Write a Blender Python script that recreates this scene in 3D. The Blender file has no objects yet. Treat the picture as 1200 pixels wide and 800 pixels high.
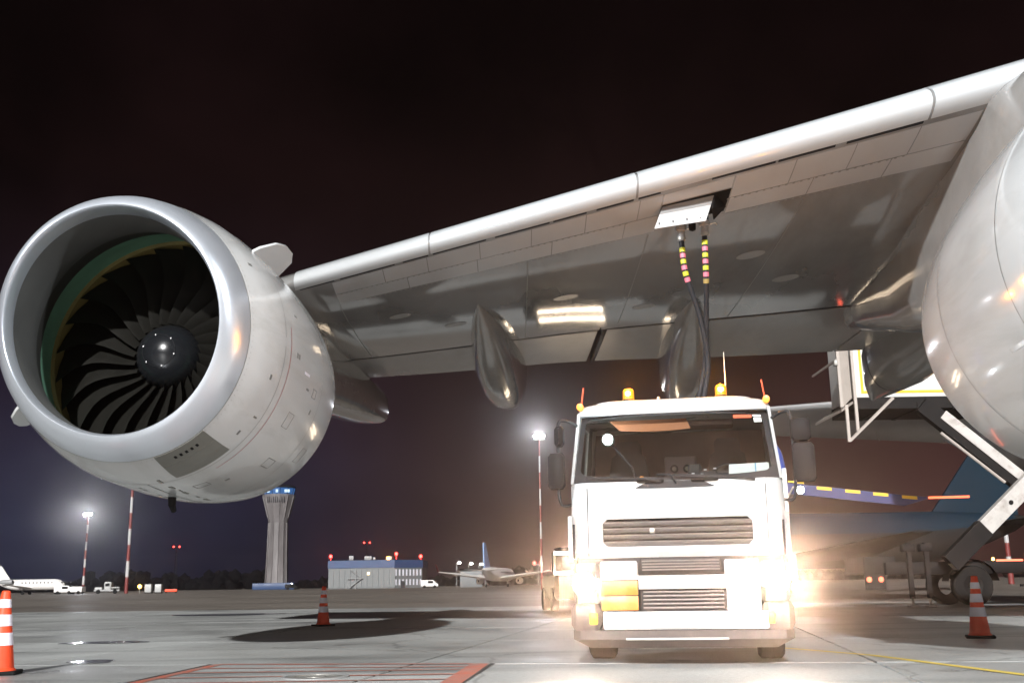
import bpy, bmesh, math, random
import numpy as np
from mathutils import Vector, Matrix
R = math.radians
rng = random.Random(7)
SC = bpy.context.scene
COL = SC.collection

# ------------------------------------------------------------------ camera
cd = bpy.data.cameras.new('camera'); cam = bpy.data.objects.new('camera', cd); COL.objects.link(cam)
TH = math.atan(283.5/1250); RO = 0.0155
c_, s_, cr, sr = math.cos(TH), math.sin(TH), math.cos(RO), math.sin(RO)
rt = Vector((cr, sr*s_, -sr*c_)); up = Vector((sr, -s_*cr, c_*cr)); bk = Vector((0, -c_, -s_))
cam.matrix_world = Matrix(((rt.x, up.x, bk.x, 0), (rt.y, up.y, bk.y, 0), (rt.z, up.z, bk.z, 0.86), (0, 0, 0, 1)))
cd.sensor_width = 36; cd.lens = 37.5; cd.clip_end = 9000; cd.clip_start = 0.05
SC.camera = cam

# ------------------------------------------------------------------ sky: a night sky with city glow on thin cloud
SUN_EL, SUN_AZ = R(23), R(7)
W = bpy.data.worlds.new('World'); SC.world = W; W.use_nodes = True
nt = W.node_tree; nt.nodes.clear(); N = nt.nodes.new; L = nt.links.new
out = N('ShaderNodeOutputWorld'); add = N('ShaderNodeAddShader')
bg1 = N('ShaderNodeBackground'); bg2 = N('ShaderNodeBackground')
sky = N('ShaderNodeTexSky'); sky.sky_type = 'NISHITA'; sky.sun_disc = False
sky.sun_elevation = R(-9); sky.sun_rotation = R(180)+SUN_AZ
bg1.inputs['Strength'].default_value = 0.05; L(sky.outputs[0], bg1.inputs[0])
tc = N('ShaderNodeTexCoord'); sep = N('ShaderNodeSeparateXYZ'); L(tc.outputs['Generated'], sep.inputs[0])
ramp = N('ShaderNodeValToRGB'); L(sep.outputs['Z'], ramp.inputs[0])
el = ramp.color_ramp.elements
el[0].position = 0.0; el[0].color = (.040, .022, .024, 1)
el[1].position = 1.0; el[1].color = (.0016, .0011, .0012, 1)
for p, col in ((.10, (.030, .0165, .018, 1)), (.22, (.0125, .0062, .0065, 1)), (.34, (.0062, .0030, .0032, 1)), (.48, (.0034, .0017, .0019, 1))):
    e = el.new(p); e.color = col
tint = N('ShaderNodeValToRGB'); mr = N('ShaderNodeMapRange'); L(sep.outputs['X'], mr.inputs[0])
mr.inputs[1].default_value = -.6; mr.inputs[2].default_value = .5
L(mr.outputs[0], tint.inputs[0])
te = tint.color_ramp.elements
te[0].position = 0; te[0].color = (.4, .95, 2.5, 1); te[1].position = 1; te[1].color = (1.55, 1.05, .85, 1)
e = te.new(.32); e.color = (.5, .95, 2.1, 1); e = te.new(.5); e.color = (.95, .95, 1.05, 1)
tz = N('ShaderNodeMapRange'); L(sep.outputs['Z'], tz.inputs[0]); tz.inputs[1].default_value = .04; tz.inputs[2].default_value = .36
tz.inputs[3].default_value = 1; tz.inputs[4].default_value = 0
mt = N('ShaderNodeMix'); mt.data_type = 'RGBA'; L(tz.outputs[0], mt.inputs['Factor']); mt.inputs['A'].default_value = (1.1, .92, .9, 1); L(tint.outputs[0], mt.inputs['B'])
mul = N('ShaderNodeMix'); mul.data_type = 'RGBA'; mul.blend_type = 'MULTIPLY'; mul.inputs['Factor'].default_value = 1
L(ramp.outputs[0], mul.inputs['A']); L(mt.outputs['Result'], mul.inputs['B'])
cl = N('ShaderNodeTexNoise'); cl.inputs['Scale'].default_value = 4.2; cl.inputs['Detail'].default_value = 5; cl.inputs['Roughness'].default_value = .55
L(tc.outputs['Generated'], cl.inputs['Vector'])
cm = N('ShaderNodeMapRange'); L(cl.outputs['Fac'], cm.inputs[0]); cm.inputs[1].default_value = .3; cm.inputs[2].default_value = .72
cm.inputs[3].default_value = .42; cm.inputs[4].default_value = 1.65
mu2 = N('ShaderNodeMix'); mu2.data_type = 'RGBA'; mu2.blend_type = 'MULTIPLY'; mu2.inputs['Factor'].default_value = 1
L(mul.outputs['Result'], mu2.inputs['A']); L(cm.outputs[0], mu2.inputs['B'])
L(mu2.outputs['Result'], bg2.inputs[0]); bg2.inputs['Strength'].default_value = .62
L(bg1.outputs[0], add.inputs[0]); L(bg2.outputs[0], add.inputs[1]); L(add.outputs[0], out.inputs[0])

# ------------------------------------------------------------------ key light (the stand's floodlights, behind the camera)
sl = bpy.data.lights.new('sun', 'SUN'); so = bpy.data.objects.new('sun', sl); COL.objects.link(so)
sl.energy = 3.9; sl.angle = R(.9); sl.color = (1.0, .995, .985)
d = Vector((math.sin(SUN_AZ)*math.cos(SUN_EL), math.cos(SUN_AZ)*math.cos(SUN_EL), -math.sin(SUN_EL)))
so.rotation_euler = d.to_track_quat('-Z', 'Y').to_euler()
vs = SC.view_settings; vs.view_transform = 'Standard'; vs.look = 'None'; vs.exposure = .74; vs.gamma = 1; vs.use_curve_mapping = False
SC.render.engine = 'CYCLES'; SC.cycles.use_denoising = True; SC.cycles.max_bounces = 8; SC.cycles.sample_clamp_indirect = 6

# ------------------------------------------------------------------ materials
def mat(name, col, rough=.5, metal=0, var=.08, scale=4, bump=0, coat=0, emit=None, es=0, stretch=None, rv=.1, objrand=0, bscale=None, dirt=None, dscale=1.2, damt=.5, spec=None):
    m = bpy.data.materials.new(name); m.use_nodes = True; t = m.node_tree; b = t.nodes['Principled BSDF']
    n, l = t.nodes.new, t.links.new
    b.inputs['Roughness'].default_value = rough; b.inputs['Metallic'].default_value = metal
    b.inputs['Specular IOR Level'].default_value = spec if spec is not None else (.12 if max(col) < .04 and not emit and rough > .3 else .5)
    b.inputs['Coat Weight'].default_value = coat; b.inputs['Coat Roughness'].default_value = .06
    c = n('ShaderNodeTexCoord'); v = c.outputs['Object']
    if stretch:
        mp = n('ShaderNodeMapping'); mp.inputs['Scale'].default_value = stretch; l(v, mp.inputs[0]); v = mp.outputs[0]
    z = n('ShaderNodeTexNoise'); z.inputs['Scale'].default_value = scale; z.inputs['Detail'].default_value = 6; z.inputs['Roughness'].default_value = .6
    l(v, z.inputs['Vector'])
    r = n('ShaderNodeMapRange'); l(z.outputs['Fac'], r.inputs[0]); r.inputs[1].default_value = .3; r.inputs[2].default_value = .7
    r.inputs[3].default_value = 1-var; r.inputs[4].default_value = 1+var
    x = n('ShaderNodeMix'); x.data_type = 'RGBA'; x.blend_type = 'MULTIPLY'; x.inputs['Factor'].default_value = 1
    x.inputs['A'].default_value = (*col, 1); l(r.outputs[0], x.inputs['B']); cur = x.outputs['Result']
    if objrand:
        oi = n('ShaderNodeObjectInfo'); r3 = n('ShaderNodeMapRange'); l(oi.outputs['Random'], r3.inputs[0]); r3.inputs[3].default_value = 1-objrand; r3.inputs[4].default_value = 1+objrand
        x3 = n('ShaderNodeMix'); x3.data_type = 'RGBA'; x3.blend_type = 'MULTIPLY'; x3.inputs['Factor'].default_value = 1
        l(cur, x3.inputs['A']); l(r3.outputs[0], x3.inputs['B']); cur = x3.outputs['Result']
    if dirt:
        z2 = n('ShaderNodeTexNoise'); z2.inputs['Scale'].default_value = dscale; z2.inputs['Detail'].default_value = 8; z2.inputs['Roughness'].default_value = .65; z2.inputs['Distortion'].default_value = .4
        l(v, z2.inputs['Vector']); r4 = n('ShaderNodeMapRange'); l(z2.outputs['Fac'], r4.inputs[0]); r4.inputs[1].default_value = .5; r4.inputs[2].default_value = .72; r4.inputs[4].default_value = damt
        x4 = n('ShaderNodeMix'); x4.data_type = 'RGBA'; l(r4.outputs[0], x4.inputs['Factor']); l(cur, x4.inputs['A']); x4.inputs['B'].default_value = (*dirt, 1); cur = x4.outputs['Result']
    l(cur, b.inputs['Base Color'])
    r2 = n('ShaderNodeMapRange'); l(z.outputs['Fac'], r2.inputs[0]); r2.inputs[1].default_value = .3; r2.inputs[2].default_value = .7
    r2.inputs[3].default_value = max(.02, rough*(1-rv)); r2.inputs[4].default_value = min(1, rough*(1+rv)); l(r2.outputs[0], b.inputs['Roughness'])
    if bump:
        z3 = n('ShaderNodeTexNoise'); z3.inputs['Scale'].default_value = bscale or scale*6; z3.inputs['Detail'].default_value = 4; l(v, z3.inputs['Vector'])
        bp = n('ShaderNodeBump'); bp.inputs['Strength'].default_value = bump; bp.inputs['Distance'].default_value = .02; l(z3.outputs['Fac'], bp.inputs['Height']); l(bp.outputs[0], b.inputs['Normal'])
    if emit:
        b.inputs['Emission Color'].default_value = (*emit, 1); b.inputs['Emission Strength'].default_value = es
    return m
M = {}
M['white'] = mat('white_aircraft_paint', (.56, .575, .58), .22, var=.03, scale=.9, coat=.5, dirt=(.55, .54, .5), dscale=.9, damt=.25)
M['nac'] = mat('nacelle_paint', (.58, .592, .59), .16, var=.05, scale=.8, coat=.5, dirt=(.36, .35, .32), dscale=2.2, damt=.4, bump=.08, bscale=.7, stretch=(1, .16, 1))
M['slat'] = mat('slat_paint', (.45, .465, .475), .24, var=.03, scale=.9, coat=.5, dirt=(.36, .36, .35), dscale=.9, damt=.35, stretch=(1, .35, 1))
M['wing_le'] = mat('light_grey_wing_paint', (.385, .39, .395), .22, var=.07, scale=.7, coat=.25, dirt=(.34, .33, .3), dscale=1.0, damt=.5, stretch=(1, .35, 1))
M['wing_box'] = mat('grey_wing_paint', (.25, .249, .246), .075, var=.14, scale=.5, coat=1, dirt=(.14, .135, .125), dscale=.7, damt=.65, stretch=(1, .3, 1), bump=.25, bscale=.5)
M['flap'] = mat('flap_paint', (.31, .30, .285), .25, var=.08, scale=.7, coat=.3, dirt=(.25, .23, .21), dscale=1.1, damt=.5, stretch=(1, .3, 1))
M['fair'] = mat('fairing_paint', (.29, .28, .265), .18, var=.08, scale=1.2, coat=.6, dirt=(.2, .19, .17), dscale=1.3, damt=.4)
M['gap'] = mat('dark_seal_and_gap', (.018, .018, .02), .6)
M['seam'] = mat('panel_seam', (.17, .17, .16), .5)
M['lip'] = mat('bare_metal_lip', (.70, .74, .80), .30, .72, var=.03, scale=2, rv=.08, dirt=(.62, .65, .70), dscale=1.2, damt=.25)
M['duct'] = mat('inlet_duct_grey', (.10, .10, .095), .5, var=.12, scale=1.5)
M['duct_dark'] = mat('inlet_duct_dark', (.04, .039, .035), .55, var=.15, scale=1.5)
M['green'] = mat('green_primer', (.17, .36, .24), .5, var=.12, scale=3)
M['ochre'] = mat('ochre_rub_strip', (.24, .185, .06), .5, var=.15, scale=3)
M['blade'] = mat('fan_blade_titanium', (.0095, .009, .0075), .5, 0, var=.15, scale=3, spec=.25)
M['spin'] = mat('spinner_black', (.010, .011, .013), .22, var=.1)
M['bolt'] = mat('bright_bolt', (.8, .8, .8), .2, 1)
M['vent'] = mat('vent_panel_grey', (.17, .17, .15), .4, var=.1, scale=2)
M['rivet'] = mat('worn_rivet', (.36, .36, .35), .4)
M['redline'] = mat('red_line_paint', (.42, .06, .05), .5)
M['core'] = mat('core_metal', (.22, .20, .18), .35, .8, var=.2)
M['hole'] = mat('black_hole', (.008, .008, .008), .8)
M['truckw'] = mat('truck_white_paint', (.51, .52, .52), .28, var=.03, scale=1.5, coat=.6, dirt=(.48, .46, .42), dscale=1.6, damt=.25)
M['trim'] = mat('black_plastic', (.03, .03, .032), .5, var=.1, scale=6)
M['grille'] = mat('grille_grey', (.13, .12, .12), .4, var=.12, scale=4)
M['valance'] = mat('valance_plastic', (.075, .06, .055), .55, var=.15, scale=3, dirt=(.16, .13, .11), dscale=2, damt=.4)
M['rubber'] = mat('tyre_rubber', (.012, .012, .012), .8, var=.2, scale=8, bump=.2)
M['steel'] = mat('galvanised_steel', (.42, .41, .38), .42, .6, var=.15, scale=5)
M['dark'] = mat('dark_chassis', (.012, .011, .011), .6, var=.2, scale=3)
M['dash'] = mat('dashboard_plastic', (.20, .24, .235), .6, var=.1, scale=6)
M['seat'] = mat('seat_fabric', (.075, .06, .058), .85, var=.15, scale=12)
M['cabin'] = mat('cabin_lining', (.20, .135, .12), .8, var=.12, scale=4)
M['visor'] = mat('orange_brown_visor', (.42, .16, .07), .7, var=.08)
M['paper'] = mat('white_paper', (.82, .84, .84), .8, var=.02)
M['paperblue'] = mat('blue_line', (.1, .35, .6), .7)
M['pinkgrey'] = mat('equipment_box_grey', (.4, .31, .3), .6, var=.06)
M['orange'] = mat('orange_plate', (.62, .21, .012), .45, var=.05)
M['redsticker'] = mat('red_sticker', (.7, .09, .03), .5, var=.04)
M['blue'] = mat('blue_paint', (.03, .06, .26), .35, var=.08, coat=.3)
M['boom'] = mat('boom_blue', (.03, .028, .11), .4, var=.1)
M['yellow'] = mat('yellow_paint', (.75, .45, .02), .5, var=.05)
M['hose'] = mat('black_hose_rubber', (.022, .024, .028), .45, var=.15, scale=8)
M['bandy'] = mat('fluorescent_yellow_tape', (.50, .52, .03), .5, var=.04)
M['bandp'] = mat('pink_tape', (.62, .15, .21), .5, var=.04)
M['loader'] = mat('loader_white', (.72, .71, .68), .45, var=.05, scale=2, dirt=(.5, .47, .42), dscale=1.5, damt=.3)
M['arm'] = mat('worn_arm_paint', (.5, .47, .44), .5, var=.12, scale=3, dirt=(.2, .15, .12), dscale=2.5, damt=.7)
M['beige'] = mat('platform_beige', (.42, .37, .33), .55, var=.08, scale=3)
M['cone'] = mat('cone_orange', (.82, .075, .02), .5, var=.06, scale=5)
M['conew'] = mat('cone_reflective_white', (.78, .76, .84), .4, var=.03)
M['mastr'] = mat('mast_red', (.17, .028, .025), .5, var=.08)
M['mastw'] = mat('mast_white', (.42, .42, .41), .5, var=.06)
M['grey'] = mat('mid_grey_metal', (.3, .3, .3), .5, var=.1)
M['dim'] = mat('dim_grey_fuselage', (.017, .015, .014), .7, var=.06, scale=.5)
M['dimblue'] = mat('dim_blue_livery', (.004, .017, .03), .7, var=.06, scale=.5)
M['tailblue'] = mat('pale_blue_tail', (.3, .45, .75), .4, var=.05)
M['jetw'] = mat('jet_white', (.8, .77, .74), .35, var=.03, scale=.5)
M['tower'] = mat('tower_concrete', (.16, .145, .145), .6, var=.35, scale=.16, stretch=(1, 1, .35), dirt=(.34, .33, .32), dscale=.22, damt=.55)
M['wallg'] = mat('wall_panel_grey', (.17, .178, .18), .6, var=.06, scale=.3)
M['wallb'] = mat('fascia_blue', (.03, .062, .15), .5, var=.06, scale=.3)
M['tree'] = mat('night_foliage', (.0025, .0022, .0025), .95, var=.3, scale=.2)
M['hivis'] = mat('lime_paint', (.4, .65, .05), .6)
def emis(name, col, s, base=(.1, .1, .1)):
    return mat(name, base, .4, emit=col, es=s)
M['head'] = emis('headlight_lit', (1, .86, .70), 45)
M['amber'] = emis('amber_beacon_lit', (1, .34, .01), .5, (.55, .16, .008))
M['amberhot'] = emis('amber_bulb_lit', (1, .60, .10), 12)
M['marker'] = emis('orange_marker_lit', (1, .34, .04), 1.2, (.55, .16, .01))
M['red_l'] = emis('red_lamp_lit', (1, .04, .03), 9)
M['redtail'] = emis('tail_lamp_lit', (1, .09, .03), 3)
M['flood'] = emis('floodlight_lit', (.93, .93, 1), 120)
M['work'] = emis('work_lamp_lit', (.85, .94, 1), 25)
M['street'] = emis('street_lamp_lit', (1, .97, .9), 18)
M['towerglass'] = emis('tower_cab_glass_lit', (.05, .24, .7), .32, (.02, .04, .08))
M['towerlit'] = emis('tower_cab_window_bright', (.55, .8, 1), .8)
M['winlit'] = emis('warm_wall_lamp', (1, .8, .4), 2)
M['orangeglow'] = emis('orange_lamp_lit', (1, .5, .08), 10)
M['redstrip'] = emis('red_strip_lit', (1, .12, .04), 2.2)
def glass(name, tint, refl=1.0):
    m = bpy.data.materials.new(name); m.use_nodes = True; t = m.node_tree; t.nodes.clear(); n, l = t.nodes.new, t.links.new
    o = n('ShaderNodeOutputMaterial'); mx = n('ShaderNodeMixShader'); tr = n('ShaderNodeBsdfTransparent'); gl = n('ShaderNodeBsdfGlossy'); fr = n('ShaderNodeFresnel')
    tr.inputs[0].default_value = (*tint, 1); gl.inputs['Roughness'].default_value = .02; fr.inputs[0].default_value = 1.5
    l(fr.outputs[0], mx.inputs[0]); l(tr.outputs[0], mx.inputs[1]); l(gl.outputs[0], mx.inputs[2]); l(mx.outputs[0], o.inputs[0]); return m
M['glass'] = glass('windscreen_glass', (.72, .76, .75))
M['mirror'] = mat('mirror_back', (.014, .012, .012), .55, var=.1, spec=.12)

# ------------------------------------------------------------------ mesh helpers
class MB:
    def __init__(s): s.v = []; s.f = []
    def quad_strip(s, rings, closed=True, cap0=False, cap1=False):
        b = len(s.v); n = len(rings[0])
        for r in rings: s.v += [tuple(p) for p in r]
        for i in range(len(rings)-1):
            for j in range(n if closed else n-1):
                k = (j+1) % n
                s.f.append((b+i*n+j, b+i*n+k, b+(i+1)*n+k, b+(i+1)*n+j))
        if cap0: s.f.append(tuple(b+j for j in reversed(range(n))))
        if cap1: s.f.append(tuple(b+(len(rings)-1)*n+j for j in range(n)))
        return s
    def box(s, x0, x1, y0, y1, z0, z1):
        b = len(s.v)
        s.v += [(x0, y0, z0), (x1, y0, z0), (x1, y1, z0), (x0, y1, z0), (x0, y0, z1), (x1, y0, z1), (x1, y1, z1), (x0, y1, z1)]
        for q in ((0, 3, 2, 1), (4, 5, 6, 7), (0, 1, 5, 4), (1, 2, 6, 5), (2, 3, 7, 6), (3, 0, 4, 7)): s.f.append(tuple(b+i for i in q))
        return s
    def bbox(s, x0, x1, y0, y1, z0, z1, r=.03):
        # a box with chamfered vertical and top/bottom edges
        r = min(r, (x1-x0)*.45, (y1-y0)*.45, (z1-z0)*.45)
        def ring(i, z): 
            q = r-i
            return [(x0+i+q, y0+i, z), (x1-i-q, y0+i, z), (x1-i, y0+i+q, z), (x1-i, y1-i-q, z), (x1-i-q, y1-i, z), (x0+i+q, y1-i, z), (x0+i, y1-i-q, z), (x0+i, y0+i+q, z)]
        return s.quad_strip([ring(r*.6, z0), ring(0, z0+r), ring(0, z1-r), ring(r*.6, z1)], True, True, True)
    def beam(s, a, b, w, h, upv=(0, 0, 1)):
        a, b = Vector(a), Vector(b); d = (b-a).normalized(); u = Vector(upv)
        x = d.cross(u)
        if x.length < 1e-5: x = d.cross(Vector((0, 1, 0)))
        x.normalize(); y = x.cross(d)
        r = lambda p: [p+x*w/2+y*h/2, p-x*w/2+y*h/2, p-x*w/2-y*h/2, p+x*w/2-y*h/2]
        return s.quad_strip([r(a), r(b)], True, True, True)
    def tube(s, pts, r, n=10, caps=True):
        pts = [Vector(p) for p in pts]; rings = []
        ref = None
        for i, p in enumerate(pts):
            d = (pts[min(i+1, len(pts)-1)]-pts[max(i-1, 0)]).normalized()
            if ref is None:
                ref = d.cross(Vector((0, 0, 1)))
                if ref.length < 1e-3: ref = d.cross(Vector((1, 0, 0)))
            x = (ref - d*ref.dot(d)).normalized(); ref = x; y = d.cross(x)
            rr = r[i] if isinstance(r, (list, tuple)) else r
            rings.append([p+(x*math.cos(2*math.pi*k/n)+y*math.sin(2*math.pi*k/n))*rr for k in range(n)])
        return s.quad_strip(rings, True, caps, caps)
    def lathe(s, prof, c=(0, 0, 0), ax='z', n=20, cap0=False, cap1=False):
        rings = []
        for r, h in prof:
            q = []
            for k in range(n):
                a = 2*math.pi*k/n; x, y = r*math.cos(a), r*math.sin(a)
                p = {'z': (x, y, h), 'x': (h, x, y), 'y': (y, h, x)}[ax]
                q.append((p[0]+c[0], p[1]+c[1], p[2]+c[2]))
            rings.append(q)
        return s.quad_strip(rings, True, cap0, cap1)
    def plate(s, poly, off):
        # flat polygon with thickness: off is the vector to the back face
        b = len(s.v); n = len(poly); o = Vector(off)
        s.v += [tuple(p) for p in poly] + [tuple(Vector(p)+o) for p in poly]
        s.f.append(tuple(b+i for i in range(n))); s.f.append(tuple(b+n+i for i in reversed(range(n))))
        for i in range(n): s.f.append((b+(i+1) % n, b+i, b+n+i, b+n+(i+1) % n))
        return s
def obj(name, mb, m, parent=None, smooth=True, origin=None):
    me = bpy.data.meshes.new(name)
    vs_ = mb.v
    if origin is None and parent is not None: origin = ORIG.get(parent.name)
    if origin is not None: vs_ = [(v[0]-origin[0], v[1]-origin[1], v[2]-origin[2]) for v in vs_]
    me.from_pydata([tuple(v) for v in vs_], [], mb.f)
    bm = bmesh.new(); bm.from_mesh(me); bmesh.ops.recalc_face_normals(bm, faces=bm.faces)
    bm.to_mesh(me); bm.free()
    me.materials.append(M[m] if isinstance(m, str) else m)
    if smooth:
        me.polygons.foreach_set('use_smooth', [True]*len(me.polygons))
        try: me.set_sharp_from_angle(angle=R(35))
        except Exception: pass
    o = bpy.data.objects.new(name, me); COL.objects.link(o)
    if parent is not None:
        o.parent = parent
        if parent.name in ORIG: ORIG[o.name] = ORIG[parent.name]
    return o
ORIG = {}     # world point that a thing's mesh coordinates are given against
def thing(name, label, cat, loc=(0, 0, 0), rz=0, group=None, world=False):
    o = bpy.data.objects.new(name, None); COL.objects.link(o); o.empty_display_size = .3
    o.location = loc; o.rotation_euler = (0, 0, rz); o['label'] = label; o['category'] = cat
    if group: o['group'] = group
    if world: ORIG[o.name] = tuple(loc)
    return o
def tag(o, label, cat, group=None):
    o['label'] = label; o['category'] = cat
    if group: o['group'] = group
    return o
def struct(o, kind='structure'): o['kind'] = kind; return o
def dup(root, loc, label, rz=None):
    r = root.copy(); COL.objects.link(r); r.location = loc; r['label'] = label
    if rz is not None: r.rotation_euler = (0, 0, rz)
    for ch in list(root.children):
        c = ch.copy(); COL.objects.link(c); c.parent = r
        for g in ch.children:
            d_ = g.copy(); COL.objects.link(d_); d_.parent = c
    return r
def spline(pts, n=6):
    pts = [Vector(p) for p in pts]; o = []
    for i in range(len(pts)-1):
        p0, p1, p2, p3 = pts[max(i-1, 0)], pts[i], pts[i+1], pts[min(i+2, len(pts)-1)]
        for k in range(n):
            t = k/n
            o.append(.5*((2*p1)+(p2-p0)*t+(2*p0-5*p1+4*p2-p3)*t*t+(3*p1-p0-3*p2+p3)*t**3))
    o.append(pts[-1]); return o

#%%GROUND
# ------------------------------------------------------------------ ground
def ground_mat(name, col, dark, wet, rough, sc=.35):
    m = bpy.data.materials.new(name); m.use_nodes = True; t = m.node_tree; b = t.nodes['Principled BSDF']; n, l = t.nodes.new, t.links.new
    c = n('ShaderNodeNewGeometry'); v = c.outputs['Position']
    z = n('ShaderNodeTexNoise'); z.inputs['Scale'].default_value = sc; z.inputs['Detail'].default_value = 9; z.inputs['Roughness'].default_value = .62; l(v, z.inputs['Vector'])
    mp = n('ShaderNodeMapping'); mp.inputs['Scale'].default_value = (.10, .9, 1); mp.inputs['Rotation'].default_value = (0, 0, R(9)); l(v, mp.inputs[0])
    s2 = n('ShaderNodeTexNoise'); s2.inputs['Scale'].default_value = .8; s2.inputs['Detail'].default_value = 5; l(mp.outputs[0], s2.inputs['Vector'])
    fine = n('ShaderNodeTexNoise'); fine.inputs['Scale'].default_value = 22; fine.inputs['Detail'].default_value = 6; l(v, fine.inputs['Vector'])
    r1 = n('ShaderNodeMapRange'); l(z.outputs['Fac'], r1.inputs[0]); r1.inputs[1].default_value = .42; r1.inputs[2].default_value = .7; r1.inputs[4].default_value = .8
    x1 = n('ShaderNodeMix'); x1.data_type = 'RGBA'; l(r1.outputs[0], x1.inputs['Factor']); x1.inputs['A'].default_value = (*col, 1); x1.inputs['B'].default_value = (*dark, 1)
    r2 = n('ShaderNodeMapRange'); l(s2.outputs['Fac'], r2.inputs[0]); r2.inputs[1].default_value = .56; r2.inputs[2].default_value = .7; r2.inputs[4].default_value = .7
    x2 = n('ShaderNodeMix'); x2.data_type = 'RGBA'; l(r2.outputs[0], x2.inputs['Factor']); l(x1.outputs['Result'], x2.inputs['A']); x2.inputs['B'].default_value = (dark[0]*.6, dark[1]*.6, dark[2]*.6, 1)
    r3 = n('ShaderNodeMapRange'); l(fine.outputs['Fac'], r3.inputs[0]); r3.inputs[1].default_value = .3; r3.inputs[2].default_value = .7; r3.inputs[3].default_value = .86; r3.inputs[4].default_value = 1.14
    x3 = n('ShaderNodeMix'); x3.data_type = 'RGBA'; x3.blend_type = 'MULTIPLY'; x3.inputs['Factor'].default_value = 1; l(x2.outputs['Result'], x3.inputs['A']); l(r3.outputs[0], x3.inputs['B'])
    grit = n('ShaderNodeTexNoise'); grit.inputs['Scale'].default_value = 85; grit.inputs['Detail'].default_value = 3; l(v, grit.inputs['Vector'])
    r6 = n('ShaderNodeMapRange'); l(grit.outputs['Fac'], r6.inputs[0]); r6.inputs[1].default_value = .3; r6.inputs[2].default_value = .7; r6.inputs[3].default_value = .84; r6.inputs[4].default_value = 1.16
    x6 = n('ShaderNodeMix'); x6.data_type = 'RGBA'; x6.blend_type = 'MULTIPLY'; x6.inputs['Factor'].default_value = 1; l(x3.outputs['Result'], x6.inputs['A']); l(r6.outputs[0], x6.inputs['B'])
    vo = n('ShaderNodeTexVoronoi'); vo.inputs['Scale'].default_value = .75; l(v, vo.inputs['Vector'])
    r7 = n('ShaderNodeMapRange'); l(vo.outputs['Distance'], r7.inputs[0]); r7.inputs[1].default_value = .05; r7.inputs[2].default_value = .16; r7.inputs[3].default_value = .55; r7.inputs[4].default_value = 0
    x7 = n('ShaderNodeMix'); x7.data_type = 'RGBA'; l(r7.outputs[0], x7.inputs['Factor']); l(x6.outputs['Result'], x7.inputs['A']); x7.inputs['B'].default_value = (dark[0]*.45, dark[1]*.43, dark[2]*.4, 1)
    wv = n('ShaderNodeTexNoise'); wv.inputs['Scale'].default_value = 1.1; wv.inputs['Detail'].default_value = 6; l(v, wv.inputs['Vector'])
    wx = n('ShaderNodeMix'); wx.data_type = 'RGBA'; wx.inputs['Factor'].default_value = .35; l(v, wx.inputs['A']); l(wv.outputs['Color'], wx.inputs['B'])
    ve = n('ShaderNodeTexVoronoi'); ve.feature = 'DISTANCE_TO_EDGE'; ve.inputs['Scale'].default_value = .34; l(wx.outputs['Result'], ve.inputs['Vector'])
    r8 = n('ShaderNodeMapRange'); l(ve.outputs['Distance'], r8.inputs[0]); r8.inputs[1].default_value = .002; r8.inputs[2].default_value = .006; r8.inputs[3].default_value = .5; r8.inputs[4].default_value = 0
    x8 = n('ShaderNodeMix'); x8.data_type = 'RGBA'; l(r8.outputs[0], x8.inputs['Factor']); l(x7.outputs['Result'], x8.inputs['A']); x8.inputs['B'].default_value = (dark[0]*.4, dark[1]*.4, dark[2]*.4, 1); x3 = x8
    oi = n('ShaderNodeObjectInfo'); r5 = n('ShaderNodeMapRange'); l(oi.outputs['Random'], r5.inputs[0]); r5.inputs[3].default_value = .92; r5.inputs[4].default_value = 1.08
    x5 = n('ShaderNodeMix'); x5.data_type = 'RGBA'; x5.blend_type = 'MULTIPLY'; x5.inputs['Factor'].default_value = 1; l(x3.outputs['Result'], x5.inputs['A']); l(r5.outputs[0], x5.inputs['B'])
    l(x5.outputs['Result'], b.inputs['Base Color'])
    r4 = n('ShaderNodeMapRange'); l(z.outputs['Fac'], r4.inputs[0]); r4.inputs[1].default_value = .42; r4.inputs[2].default_value = .68; r4.inputs[3].default_value = rough; r4.inputs[4].default_value = wet; l(r4.outputs[0], b.inputs['Roughness'])
    bp = n('ShaderNodeBump'); bp.inputs['Strength'].default_value = .25; bp.inputs['Distance'].default_value = .004; l(fine.outputs['Fac'], bp.inputs['Height']); l(bp.outputs[0], b.inputs['Normal'])
    return m
M['asphalt'] = ground_mat('apron_asphalt', (.20, .175, .15), (.13, .11, .095), .34, .62, .06)
M['concrete'] = ground_mat('apron_concrete', (.41, .42, .41), (.245, .25, .245), .24, .6, .3)
gb = MB(); gb.v = [(-900, -60, -.03), (900, -60, -.03), (900, 1600, -.03), (-900, 1600, -.03)]; gb.f = [(0, 1, 2, 3)]
ground = struct(obj('ground', gb, 'asphalt', smooth=False))
apron = bpy.data.objects.new('concrete_apron', None); COL.objects.link(apron); apron['kind'] = 'structure'
apron.rotation_euler = (0, 0, R(-9))
SL = 5.0
sb = MB().bbox(.014, SL-.014, .014, SL-.014, -.06, 0, .012)
slab0 = None
for i in range(-7, 8):
    for j in range(-1, 8):
        x, y = i*SL+1.9, j*SL+2.15
        if slab0 is None:
            slab0 = obj('concrete_slab', sb, 'concrete', apron); o = slab0
        else:
            o = slab0.copy(); COL.objects.link(o); o.parent = apron
        o.location = (x, y, rng.uniform(-.003, 0))
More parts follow.
